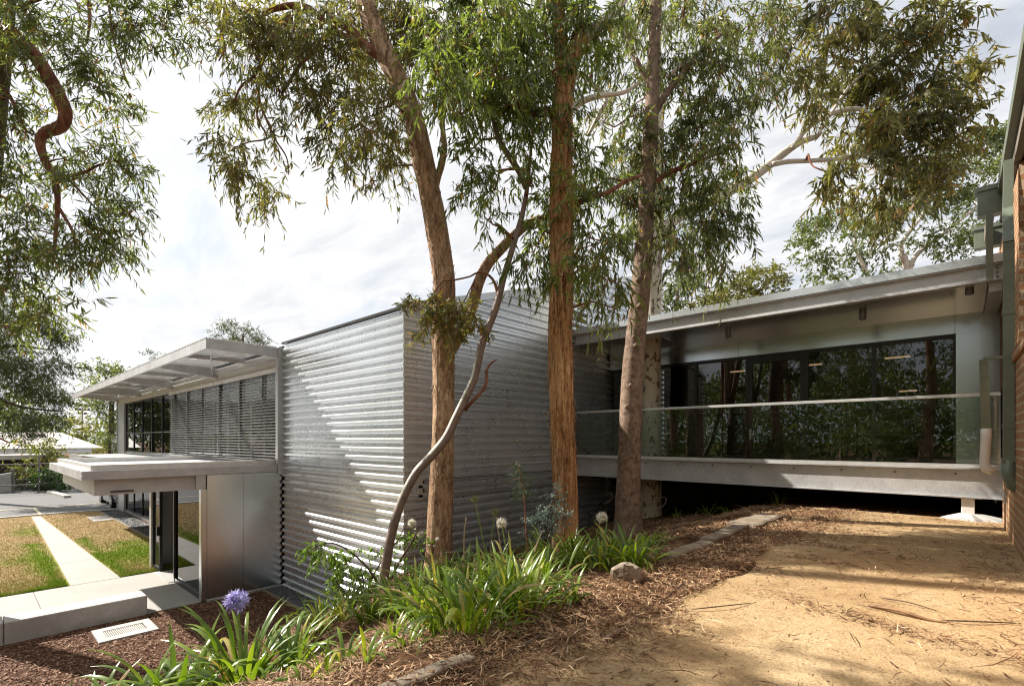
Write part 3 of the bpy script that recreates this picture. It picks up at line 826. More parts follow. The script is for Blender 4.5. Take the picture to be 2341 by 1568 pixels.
# louvres on the side wall
lv = MB().box(XC + 0.0, XC + 0.045, 5.02, 8.5, -0.665, -0.63).box(XC, XC + 0.045, 5.02, 8.5, -0.98, -0.945)
lv.box(XC, XC + 0.05, 6.72, 6.75, -0.944, -0.666)
lvo = lv.build('louvre', M['galv_dull'], bld)
m_ = MB()
for z in np.arange(-0.935, -0.68, 0.024): m_.add([(XC + 0.045, 5.06, z), (XC + 0.045, 8.44, z), (XC + 0.012, 8.44, z + 0.016), (XC + 0.012, 5.06, z + 0.016)], [(0, 1, 2, 3)])
m_.build('blades', M['slat'], lvo)
MB().box(XC + 0.002, XC + 0.010, 5.03, 8.49, -0.944, -0.666).build('backing', M['dark'], lvo)
for y in (4.93, 8.505): MB().box(XC, XC + 0.05, y, y + 0.085, -0.98, -0.63).build('end_flashing', M['galv'], lvo)
lv = MB().box(XC, XC + 0.06, 8.6, 9.9, 2.96, 3.0).box(XC, XC + 0.06, 9.86, 9.9, 2.45, 2.959)
lvo = lv.build('louvre', M['galv'], bld)
m_ = MB()
for z in np.arange(2.45, 2.95, 0.04): m_.add([(XC + 0.055, 8.6, z), (XC + 0.055, 9.86, z), (XC + 0.02, 9.86, z + 0.026), (XC + 0.02, 8.6, z + 0.026)], [(0, 1, 2, 3)])
m_.build('blades', M['slat'], lvo)

# ================================================================== GLAZED WALKWAY
YB, YW = 9.34, 10.9
XR = 0.52
wk = thing('glazed_walkway', 'raised steel walkway with black framed glass wall and glass balustrade joining the two buildings', 'walkway', (-3, 10, Z0))
# floor beam (channel)
m_ = MB()
m_.box(XC + 0.06, XR, YB + 0.05, YB + 0.07, -0.79, -0.41)
m_.box(XC + 0.06, XR, YB - 0.03, YB + 0.12, -0.41, -0.392); m_.box(XC + 0.06, XR, YB - 0.03, YB + 0.12, -0.808, -0.79)
fb = m_.build('floor_beam', M['galv_beam'], wk)
for x in np.linspace(-6.1, 0.0, 10): MB().tube([(x, YB + 0.051, -0.48), (x, YB + 0.035, -0.48)], 0.017, 8).build('bolt', M['rail'], fb)
m_ = MB().box(XC + 0.06, XR, YB + 0.125, YW + 0.05, -0.45, -0.395)
m_.build('deck', M['deck'], wk)
m_ = MB().box(XC + 0.06, XR, YB + 0.02, YB + 0.10, -0.389, -0.34)
m_.build('glass_shoe', M['alu'], wk)
js = [-6.45, -5.06, -3.21, -1.36, 0.44]
for a, b_ in zip(js[:-1], js[1:]):
    MB().box(a + 0.006, b_ - 0.006, YB + 0.055, YB + 0.067, -0.34, 0.60).build('glass_panel', M['glass_clear'], wk)
MB().bbox(-6.45, 0.46, YB + 0.035, YB + 0.087, 0.602, 0.645, 0.006).build('handrail', M['alu'], wk)
# roof
MB().box(XC + 0.03, XR + 0.12, YB - 0.06, YB - 0.04, 2.39, 2.505).build('fascia_flashing', M['galv'], wk)
m_ = MB().box(XC + 0.06, XR + 0.05, YB + 0.02, YB + 0.04, 2.17, 2.37); m_.box(XC + 0.06, XR + 0.05, YB - 0.035, YB + 0.10, 2.155, 2.17); m_.box(XC + 0.06, XR + 0.05, YB - 0.039, YB + 0.1, 2.371, 2.386)
m_.build('roof_beam', M['galv_beam'], wk)
for z in (2.21, 2.27, 2.33): MB().tube([(0.42, YB + 0.021, z), (0.42, YB + 0.004, z)], 0.014, 8).build('bolt', M['rail'], wk)
MB().box(XC + 0.06, XR + 0.1, YB - 0.038, 14.2, 2.44, 2.50).build('roof', M['galv_dull'], wk)
m_ = MB()
HX, HY = -5.05, 10.2      # opening for the tree
def soz(y): return 2.165 - 0.07 * (y - YB)
def sq(x0, x1, y0, y1): m_.quad((x0, y0, soz(y0)), (x0, y1, soz(y1)), (x1, y1, soz(y1)), (x1, y0, soz(y0)))
sq(XC + 0.04, HX - 0.5, YB + 0.1, YW); sq(HX + 0.5, 0.33, YB + 0.1, YW); sq(HX - 0.5, HX + 0.5, YB + 0.1, HY - 0.42); sq(HX - 0.5, HX + 0.5, HY + 0.42, YW)
m_.build('soffit', M['soffit'], wk)
MB().box(0.34, 0.5, YB + 0.05, YW, 2.02, 2.16).build('end_beam', M['galv_beam'], wk)
# rear wall: panel above and right of the windows
m_ = MB()
for a, b_ in ((-6.48, -3.4), (-3.395, -0.01), (-0.005, 0.53)): m_.box(a, b_, YW, YW + 0.06, 1.745, 2.06)
m_.box(0.005, 0.53, YW, YW + 0.06, -0.4, 1.743)
m_.build('wall_panel', M['soffit'], wk)
fx = [-6.45, -5.40, -4.31, -3.23, -2.15, -1.09, 0.0]
for i, (a, b_) in enumerate(zip(fx[:-1], fx[1:])):
    door = i == 3
    m_ = MB(); y0, y1 = YW + 0.01, YW + 0.09
    j = 0.10 if door else 0.03
    m_.box(a, a + j, y0, y1, -0.39, 1.74); m_.box(b_ - j, b_, y0, y1, -0.39, 1.74)
    m_.box(a + j, b_ - j, y0, y1, 1.74 - (0.16 if door else 0.06), 1.74); m_.box(a + j, b_ - j, y0, y1, -0.39, -0.39 + (0.12 if door else 0.07))
    w_ = m_.build('door' if door else 'window', M['black'], wk)
    zt, zl = (1.58, -0.27) if door else (1.68, -0.32)
    MB().quad((a + j, YW + 0.05, zl), (b_ - j, YW + 0.05, zl), (b_ - j, YW + 0.05, zt), (a + j, YW + 0.05, zt)).build('pane', M['glass_walk'], w_)
    if door:
        MB().box(a + 0.05, a + 0.09, YW - 0.012, YW + 0.009, 0.0, 0.22).box(a + 0.06, a + 0.19, YW - 0.05, YW - 0.035, 0.1, 0.125).box(a + 0.06, a + 0.08, YW - 0.034, YW - 0.013, 0.1, 0.125).build('handle', M['alu'], w_)
m_ = MB(); m_.quad((XC + 0.05, 14, -0.4), (0.5, 14, -0.4), (0.5, 14, 2.2), (XC + 0.05, 14, 2.2)); m_.quad((0.5, YW + 0.1, -0.4), (0.5, 14, -0.4), (0.5, 14, 2.2), (0.5, YW + 0.1, 2.2))
m_.build('inner_wall', M['inner'], wk)
m_ = MB().box(XC + 0.06, XR, YW + 0.1, 14.1, -0.46, -0.40)
m_.build('inner_floor', M['carpet'], wk)
m_ = MB(); m_.quad((XC + 0.05, YW + 0.1, 2.1), (0.5, YW + 0.1, 2.1), (0.5, 14, 2.1), (XC + 0.05, 14, 2.1))
m_.build('ceiling', M['inner'], wk)
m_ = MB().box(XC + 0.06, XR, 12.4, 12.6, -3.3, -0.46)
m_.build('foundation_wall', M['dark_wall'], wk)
m_ = MB()
for x in (-4.6, -2.6, -0.6): m_.box(x - 0.05, x + 0.05, YB + 0.13, 12.3, -0.75, -0.46)
m_.build('floor_joists', M['galv_dull'], wk)
for x, y in ((-6.1, 9.62), (-3.26, 9.86), (-1.13, 9.86), (0.15, 9.6)):
    MB().tube([(x, y, soz(y) - 0.001), (x, y, soz(y) - 0.16 if x < 0 else soz(y) - 0.075)], 0.05, 16).build('downlight', M['rail'], wk)
em = bpy.data.materials.new('lit_tube'); em.use_nodes = True
e_ = em.node_tree.nodes['Principled BSDF']; e_.inputs['Emission Color'].default_value = (1, 0.62, 0.36, 1); e_.inputs['Emission Strength'].default_value = 1.1
for x, y, z, l in ((-4.06, 13.0, 1.70, 0.36), (-2.42, 13.0, 1.70, 0.34), (-0.9, 13.0, 1.70, 0.42), (-0.75, 13.4, 1.02, 0.3)):
    t_ = thing('pendant_light', {-4.06: 'lit linear pendant lamp behind the glass pane left of the walkway door', -2.42: 'lit linear pendant lamp behind the glass pane right of the walkway door', -0.9: 'long lit linear pendant lamp behind the rightmost walkway pane, the higher one', -0.75: 'lit linear lamp behind the rightmost walkway pane, the lower one just over the handrail'}[x], 'lamp', (x, y, z), 'lit lamps inside the walkway')
    MB().box(x - l / 2, x + l / 2, y - 0.03, y + 0.03, z, z + 0.03).build('tube', em, t_)
    MB().box(x - l / 2 - 0.02, x + l / 2 + 0.02, y - 0.05, y + 0.05, z + 0.031, z + 0.07).build('housing', M['rail'], t_)
# post under the beam
pt = thing('steel_post', 'short white steel post on a rough concrete footing under the walkway end', 'post', (0.13, 9.42, ZP))
MB().bbox(0.06, 0.2, 9.37, 9.46, ZP, -0.82, 0.006).build('shaft', M['pvc'], pt)
MB().box(-0.02, 0.28, 9.36, 9.47, -0.82, -0.809).build('cap_plate', M['galv_beam'], pt)
V = []; n = 18
for k, (rr_, z) in enumerate(((0.42, ZP - 0.02), (0.3, ZP + 0.03), (0.17, ZP + 0.07), (0.1, ZP + 0.09))):
    for i in range(n):
        a = i * 2 * math.pi / n; r_ = rr_ * (1 + 0.22 * math.sin(3 * a + 1) + 0.12 * math.sin(7 * a)) * (1.25 if math.cos(a) > 0 else 0.8)
        V.append((0.13 + r_ * math.cos(a), 9.4 + 0.5 * r_ * math.sin(a), z))
fcs = [(k * n + i, k * n + (i + 1) % n, (k + 1) * n + (i + 1) % n, (k + 1) * n + i) for k in range(3) for i in range(n)] + [tuple(range(3 * n, 4 * n))]
mesh_obj('footing', V, fcs, M['concrete'], pt)
# pipe hangers under the floor
for x, y in ((-5.95, 9.9), (-5.7, 9.9), (-5.45, 9.9), (-5.1, 9.7), (-4.7, 10.0)):
    a = np.linspace(0.6, 2 * math.pi - 0.9, 12)
    m_ = MB(); m_.tube([(x, y, -0.46), (x, y, -1.22)], 0.006, 5)
    m_.tube([(x + 0.12 * math.cos(t - math.pi / 2 - math.pi / 2 + 0.2), y, -1.34 + 0.12 * math.sin(t - 0.3)) for t in a], 0.008, 5)
    m_.build('pipe_hanger', M['pvc'], wk)
# slim stands behind the glass
for x, lab in ((-1.95, 'slim silver stand with oval head behind the walkway glass, left of the pair'), (-1.6, 'slim silver stand with oval head behind the walkway glass, right of the pair')):
    t_ = thing('floor_stand', lab, 'stand', (x, 11.6, -0.4), 'pair of silver stands inside the walkway')
    MB().bar((x + 0.1, 11.6, -0.395), (x - 0.02, 11.65, 0.18), 0.07, 0.012, up=(1, 0, 0)).build('leg', M['chrome'], t_)
    V = []; 
    for k in range(7):
        ph = -math.pi / 2 + math.pi * k / 6
        for i in range(10):
            a = i * 2 * math.pi / 10; V.append((x + 0.085 * math.cos(ph) * math.cos(a), 11.62 + 0.03 * math.cos(ph) * math.sin(a), 0.28 + 0.13 * math.sin(ph)))
    mesh_obj('head', V, [(k * 10 + i, k * 10 + (i + 1) % 10, (k + 1) * 10 + (i + 1) % 10, (k + 1) * 10 + i) for k in range(6) for i in range(10)], M['chrome'], t_, smooth=True)

# ================================================================== BRICK BUILDING (right)
bb = thing('brick_building', 'tan brick building with sage green gutters at the right edge of the sand path', 'building', (1.5, 9, ZP))
MB().box(0.46, 1.2, 0.5, 9.1, ZP - 0.1, 0.80).build('brick_wall', M['brick_yz'], bb)
m_ = MB()
for y in np.arange(0.5, 7.3, 0.082): m_.box(0.435, 0.6, y, y + 0.073, 0.802, 0.91)
m_.build('coping', M['brick_xz'], bb)
MB().box(0.52, 6, 7.75, 14, 0.8, 3.05).build('brick_wall', M['brick_xz'], bb)
MB().box(0.56, 0.9, 9.11, 12.5, ZP - 0.1, 2.9).build('brick_wall', M['brick_yz'], bb)
MB().box(0.54, 3.2, 1.8, 9.05, 3.10, 3.13).build('eave_lining', M['eave'], bb)
MB().box(0.48, 0.54, 1.8, 9.05, 3.06, 3.34).build('fascia', M['eave'], bb)
MB().box(0.41, 0.479, 1.8, 9.04, 3.22, 3.36).build('gutter', M['green'], bb)
MB().box(0.50, 4, 1.8, 12, 3.361, 3.40).build('roof', M['galv_dull'], bb)
MB().box(0.72, 0.80, 2.5, 9.04, 2.72, 3.09).build('trim_board', M['green'], bb)
m_ = MB(); m_.prism([(0.22, 2.98), (0.22, 3.3), (0.95, 3.3), (0.95, 2.98)], lambda q: (q[0], 9.06, q[1]), lambda q: (q[0], 9.22, q[1]))
m_.box(0.19, 0.95, 9.04, 9.24, 3.301, 3.36)
m_.build('box_gutter', M['green'], bb)
m_ = MB().box(0.22, 0.95, 10.7, 10.86, 3.02, 3.3).box(0.19, 0.95, 10.68, 10.88, 3.301, 3.36)
m_.build('box_gutter', M['green'], bb)
MB().box(0.335, 0.4, 9.25, 10.68, 3.08, 3.3).build('fascia', M['eave'], bb)
dp = MB(); dx0 = 0.37
dp.box(dx0, dx0 + 0.085, 7.25, 7.33, -0.20, 2.05)
dp.bar((dx0 + 0.042, 7.29, 2.04), (dx0 + 0.06, 7.75, 2.55), 0.085, 0.08); dp.bar((dx0 + 0.06, 7.75, 2.53), (dx0 + 0.07, 7.78, 3.1), 0.085, 0.08)
dpo = dp.build('downpipe', M['green'], bb)
MB().box(dx0 - 0.008, dx0 + 0.093, 7.242, 7.338, 1.30, 1.335).box(dx0 - 0.008, dx0 + 0.093, 7.242, 7.338, 0.12, 0.155).box(dx0 - 0.012, dx0 + 0.097, 7.238, 7.342, -0.23, -0.19).build('collar', M['green'], dpo)
MB().tube([(dx0 + 0.042, 7.29, -0.21), (dx0 + 0.042, 7.29, -0.36), (dx0 + 0.075, 7.29, -0.47), (dx0 + 0.16, 7.3, -0.53)], [0.058, 0.06, 0.063, 0.063], 14).build('elbow', M['green'], dpo, smooth=True)
d2 = MB(); d2.bar((0.285, 8.55, 0.12), (0.262, 8.55, 1.0), 0.085, 0.07, up=(0, 1, 0)); d2.box(0.26, 0.45, 8.52, 8.58, 1.0, 1.03)
d2o = d2.build('downpipe', M['green'], bb)
MB().tube([(0.285, 8.55, 0.14), (0.285, 8.55, 0.02), (0.272, 8.55, -0.28), (0.285, 8.55, -0.36), (0.36, 8.55, -0.40)], [0.054, 0.052, 0.05, 0.055, 0.055], 14).build('pvc_pipe', M['pvc'], d2o, smooth=True)
MB().box(0.30, 0.37, 9.05, 9.058, 2.1, 3.0).build('bracket_plate', M['green'], bb)
MB().box(0.44, 0.459, 8.55, 8.66, -0.78, -0.62).build('junction_box', M['galv_dull'], bb)
MB().box(0.452, 0.459, 6.2, 6.32, -0.5, -0.2).build('air_vent', M['dark'], bb)
MB().box(0.47, 0.55, 9.12, 9.4, -1.2, 2.1).build('gap_flashing', M['dark'], bb)

# ================================================================== SMALL BUILT THINGS
be = thing('concrete_bench', 'long smooth grey concrete block bench beside the footpath', 'bench', (-11.27, 0.2, Z0))
MB().bbox(-11.50, -11.03, 0.41, 2.24, Z0, -2.855, 0.012).bbox(-11.50, -11.03, -4.5, 0.40, Z0, -2.855, 0.012).build('block', M['concrete'], be)
dr_ = thing('drain_pit', 'concrete drain surround with a slotted grate set in the mulch', 'drain', (-10.3, 1.8, Z0))
m_ = MB(); zt = Z0 + 0.035
m_.box(-10.65, -10.48, 1.40, 2.18, Z0 - 0.1, zt).box(-10.11, -9.94, 1.40, 2.18, Z0 - 0.1, zt).box(-10.479, -10.111, 1.40, 1.52, Z0 - 0.1, zt).box(-10.479, -10.111, 2.06, 2.18, Z0 - 0.1, zt)
m_.build('surround', M['concrete'], dr_)
m_ = MB()
for y in np.arange(1.53, 2.05, 0.026): m_.box(-10.47, -10.12, y, y + 0.014, zt - 0.03, zt - 0.006)
m_.build('grate', M['concrete'], dr_)
MB().box(-10.475, -10.115, 1.525, 2.055, Z0 - 0.1, zt - 0.04).build('sump', M['dark'], dr_)


def rock(name, c, sx, sy, sz, seed, lab, cat, amp=0.25, rot=0.0):
    V = []; r_ = np.random.default_rng(seed); nu, nv = 18, 11
    pl = r_.normal(size=(11, 3)); pl /= np.linalg.norm(pl, axis=1)[:, None]; off = r_.uniform(0.62, 0.9, 11)
    for k in range(nv):
        ph = -math.pi / 2 + math.pi * k / (nv - 1)
        for i in range(nu):
            a = i * 2 * math.pi / nu
            d = np.array([math.cos(ph) * math.cos(a), math.cos(ph) * math.sin(a), math.sin(ph)])
            dd = pl @ d
            t = min([off[q] / dd[q] for q in range(11) if dd[q] > 0.05] + [1.15])
            t *= 1 + 0.05 * mnoise.noise(Vector(d * 3 + seed))
            v = d * t * (sx, sy, sz)
            V.append((c[0] + v[0] * math.cos(rot) - v[1] * math.sin(rot), c[1] + v[0] * math.sin(rot) + v[1] * math.cos(rot), c[2] + v[2]))
    fc = [(k * nu + i, k * nu + (i + 1) % nu, (k + 1) * nu + (i + 1) % nu, (k + 1) * nu + i) for k in range(nv - 1) for i in range(nu)]
    return tag(mesh_obj(name, V, fc, M['stone'], loc=c), lab, cat)


q = on_ground(1432, 1330)
rock('boulder', (q[0], q[1], q[2] + 0.06), 0.115, 0.105, 0.115, 4, 'angular brown boulder at the foot of the strap leaf plants by the sand path', 'rock')
# edging stones along the path


def slab(name, p0, p1, w, h, seed, mat, lab):
    r_ = np.random.default_rng(seed)
    p0, p1 = np.array(p0, float), np.array(p1, float)
    d = (p1 - p0); L = np.linalg.norm(d[:2]); d /= L; s = np.array([-d[1], d[0], 0])
    n = 9; V = []
    for i in range(n):
        t = i / (n - 1); c = p0 + d * L * t
        wl = w * (0.42 + 0.16 * r_.random()); wr = w * (0.42 + 0.16 * r_.random()); hh = h * (0.85 + 0.3 * r_.random())
        for off, z in ((-wl, -0.06), (-wl * 0.97, hh * 0.8), (-wl * 0.8, hh), (wr * 0.8, hh), (wr * 0.97, hh * 0.8), (wr, -0.06)):
            V.append(c + s * off + (0, 0, z))
    fc = [(i * 6 + k, i * 6 + k + 1, i * 6 + 7 + k, i * 6 + 6 + k) for i in range(n - 1) for k in range(5)] + [tuple(range(5, -1, -1)), tuple((n - 1) * 6 + k for k in range(6))]
    tag(mesh_obj(name, V, fc, mat, loc=p0), lab, 'edging', 'edging stones between the sand path and the bank')


slab('edging_stone', (-2.02, 6.62, ZP), (-1.93, 7.65, ZP), 0.36, 0.07, 1, M['stone'], 'broad flat edging stone nearest the walkway beam')
slab('edging_stone', (-1.98, 5.35, ZP), (-2.0, 6.58, ZP), 0.18, 0.06, 2, M['stone'], 'narrow middle edging stone between the broad slab and the stone by the boulder')
slab('edging_stone', (-2.0, 4.35, ZP), (-1.98, 5.3, ZP), 0.16, 0.045, 3, M['stone'], 'edging stone just behind the boulder, half covered in leaf litter')
slab('edging_block', (-1.86, 1.30, ZP), (-1.84, 1.72, ZP), 0.09, 0.03, 4, M['timber'], 'weathered grey edging block low in front at the bottom of the bank')
slab('edging_block', (-1.87, 0.75, ZP), (-1.86, 1.28, ZP), 0.10, 0.035, 5, M['timber'], 'weathered grey edging block at the very bottom edge of the view')

# car
car = thing('parked_car', 'dark grey parked car beyond the end of the glass facade', 'car', (-31.2, 5.6, Z0))
cxo, cyo = -30.9, 5.5      # nose points +X
W2 = 0.88
def car_body(secs, mat, name):
    V = []
    for x, half, zlo, zhi in secs:
        for sy in (-1, 1):
            V += [(cxo + x, cyo + sy * half, Z0 + zlo), (cxo + x, cyo + sy * (half + 0.03), Z0 + (zlo + zhi) / 2), (cxo + x, cyo + sy * half * 0.94, Z0 + zhi)]
    fc = []
    for i in range(len(secs) - 1):
        a, b_ = i * 6, i * 6 + 6
        fc += [(a, a + 1, b_ + 1, b_), (a + 1, a + 2, b_ + 2, b_ + 1), (a + 2, a + 5, b_ + 5, b_ + 2), (a + 5, a + 4, b_ + 4, b_ + 5), (a + 4, a + 3, b_ + 3, b_ + 4), (a + 3, a, b_, b_ + 3)]
    e = (len(secs) - 1) * 6
    fc += [(0, 3, 4, 5, 2, 1), (e, e + 1, e + 2, e + 5, e + 4, e + 3)]
    return mesh_obj(name, V, fc, mat, car, smooth=False)
car_body([(-2.15, 0.78, 0.38, 0.95), (-1.9, 0.86, 0.25, 1.0), (-0.6, W2, 0.22, 0.98), (0.9, W2, 0.22, 0.95), (1.5, 0.86, 0.25, 0.86), (2.0, 0.80, 0.28, 0.74), (2.15, 0.7, 0.34, 0.62)], M['car'], 'body')
car_body([(-2.0, 0.72, 0.985, 1.02), (-1.7, 0.68, 0.985, 1.40), (-0.6, 0.68, 0.985, 1.52), (0.2, 0.68, 0.985, 1.48), (1.15, 0.74, 0.95, 0.97)], M['glass'], 'windows')
car_body([(-1.75, 0.64, 1.40, 1.43), (-0.6, 0.64, 1.525, 1.55), (0.25, 0.64, 1.485, 1.51)], M['car'], 'roof')
for x in (-1.35, 1.3):
    for sy in (-1, 1):
        yc = cyo + sy * (W2 - 0.08)
        a = np.arange(20) * 2 * math.pi / 20
        w_ = MB(); w_.tube([(cxo + x, yc - 0.11, Z0 + 0.32), (cxo + x, yc + 0.11, Z0 + 0.32)], 0.32, 20)
        wo = w_.build('wheel', M['tyre'], car)
        w_ = MB()
        for k in range(6):
            t = k * math.pi / 3; w_.bar((cxo + x, yc + sy * 0.115, Z0 + 0.32), (cxo + x + 0.2 * math.cos(t), yc + sy * 0.115, Z0 + 0.32 + 0.2 * math.sin(t)), 0.06, 0.02, up=(0, 1, 0))
        w_.tube([(cxo + x, yc + sy * 0.105, Z0 + 0.32), (cxo + x, yc + sy * 0.112, Z0 + 0.32)], 0.215, 20)
        w_.build('rim', M['chrome'], wo)
for sy in (-1, 1):
    MB().bar((cxo + 1.95, cyo + sy * 0.62, Z0 + 0.66), (cxo + 2.12, cyo + sy * 0.55, Z0 + 0.6), 0.3, 0.14, up=(0, 0, 1)).build('headlight', M['lens'], car)
    MB().box(cxo + 0.75, cxo + 0.9, cyo + sy * 0.9, cyo + sy * 1.05, Z0 + 0.95, Z0 + 1.06).build('mirror', M['car'], car)

# wheel stop kerb
o = MB().bar((-40.4, 3.4, Z0 + 0.07), (-36.3, 3.77, Z0 + 0.07), 0.3, 0.13).build('kerb_island', M['paving'], loc=(-38, 3.6, Z0))
tag(o, 'low pale kerb island across the far car park', 'kerb')
# fence
fe = thing('wire_fence', 'tall chain wire fence with pipe rails along the far side of the car park', 'fence', (-41.2, 0, Z0))
zt = -1.45
for y in np.arange(-18, 30, 3.0): MB().tube([(-41.2, y, Z0), (-41.2, y, zt + 0.45)], 0.035, 6).build('post', M['rail'], fe)
m_ = MB(); m_.tube([(-41.2, -18, zt), (-41.2, 30, zt)], 0.03, 6); m_.tube([(-41.2, -18, Z0 + 0.45), (-41.2, 30, Z0 + 0.62)], 0.035, 6)
m_.build('rail', M['rail'], fe)
m_ = MB()
for y in np.arange(-18, 30, 0.28):
    m_.bar((-41.2, y, Z0), (-41.2, y + 1.7, zt), 0.006, 0.006); m_.bar((-41.19, y, zt), (-41.19, y + 1.7, Z0), 0.006, 0.006)
m_.build('wire_mesh', M['rail'], fe)
# far buildings
fbd = thing('long_shed', 'low building with a pale pitched metal roof beyond the far fence', 'building', (-52, 3, Z0))
MB().box(-60, -47, 0.6, 3.3, Z0, -1.3).build('wall', M['dark_wall'], fbd)
m_ = MB(); m_.box(-62, -45.5, 0.5, 4.6, -1.29, -1.0); m_.build('flat_roof', M['white_roof'], fbd)
m_ = MB(); m_.prism([(-49, -0.62), (-56, 0.62), (-63, -0.62)], lambda q: (q[0], 0.0, q[1]), lambda q: (q[0], 7.2 if q[1] < 0 else 5.4, q[1])); m_.build('pitched_roof', M['white_roof'], fbd)
MB().box(-60, -49.2, 0.8, 6.5, -0.99, -0.63).build('clerestory', M['lens'], fbd)
MB().box(-54.6, -53.9, 3.4, 4.3, 0.28, 0.48).build('skylight', M['rail'], fbd)
MB().tube([(-60, 9.5, -1.4), (-60, 9.5, 0.25)], 0.12, 8).build('flue', M['pvc'], fbd)
gb = thing('retaining_wall', 'sloping grey ramp wall behind the far fence', 'wall', (-43, 0.3, Z0))
m_ = MB(); m_.prism([(-3.0, Z0), (1.9, Z0), (1.9, -2.0), (-1.2, -2.7), (-3.0, -2.9)], lambda q: (-43.2, q[0], q[1]), lambda q: (-42.9, q[0], q[1])); m_.build('wall', M['concrete'], gb)
MB().box(-43.0, -42.9, 1.95, 2.05, Z0, -1.75).build('steel_post', M['rail'], gb)
m_ = MB(); m_.tube([(-42.9, 2.1, -2.45), (-42.9, 3.4, -2.45)], 0.03, 6); m_.tube([(-42.9, 2.6, -2.9), (-42.9, 2.6, -2.45)], 0.03, 6); m_.build('handrail', M['rail'], gb)
# floodlight
fl = thing('floodlight_tower', 'tall floodlight pole with two rows of lamps far behind the trees', 'floodlight', (-110, 14.2, Z0))
pb = at(188, 1005, 1.0); sc_ = 110 / -pb[0]; fy = pb[1] * sc_
MB().tube([(-110, fy, Z0), (-110, fy, 5.9)], [0.14, 0.08], 8).build('pole', M['rail'], fl)
m_ = MB()
for z in (5.75, 5.1, 4.45): m_.bar((-110, fy - 0.85, z), (-110, fy + 0.85, z), 0.09, 0.12)
m_.build('crossarm', M['rail'], fl)
for z, ys in ((5.85, (-0.8, -0.35, 0.35, 0.8)), (5.2, (-0.8, -0.35, 0.35, 0.8)), (4.55, (-0.35, 0.35))):
    for y in ys: MB().bar((-109.9, fy + y, z), (-109.6, fy + y, z - 0.12), 0.34, 0.3).build('lamp', M['dark'], fl)

# ================================================================== VEGETATION
def unit(a): return a / (np.linalg.norm(a, axis=-1, keepdims=True) + 1e-9)


def leaf_geo(B, D, L, w, curve=0.12, bend=0.15, wide=0.38):
    n = len(B); D = unit(D)
    S = unit(np.cross(D, rng.normal(size=(n, 3)))); Nn = np.cross(D, S)
    cv = rng.normal(0, curve, n)[:, None] * L[:, None]; bd = rng.normal(0, bend, n)[:, None] * L[:, None]
    def pt(t): return B + D * (L * t)[:, None] + S * cv * t * t + Nn * bd * t * t
    w2 = (w / 2)[:, None]
    V = np.stack([B, pt(wide) - S * w2, pt(wide) + S * w2, pt(0.7) - S * w2 * 0.72, pt(0.7) + S * w2 * 0.72, pt(1.0)], 1).reshape(-1, 3)
    base = (np.arange(n) * 6)[:, None]
    loops = (base + np.array([0, 2, 1, 1, 2, 4, 3, 3, 4, 5])).ravel()
    return V, loops, np.tile(np.array([3, 4, 3], np.int32), n)


COVER = 1.8


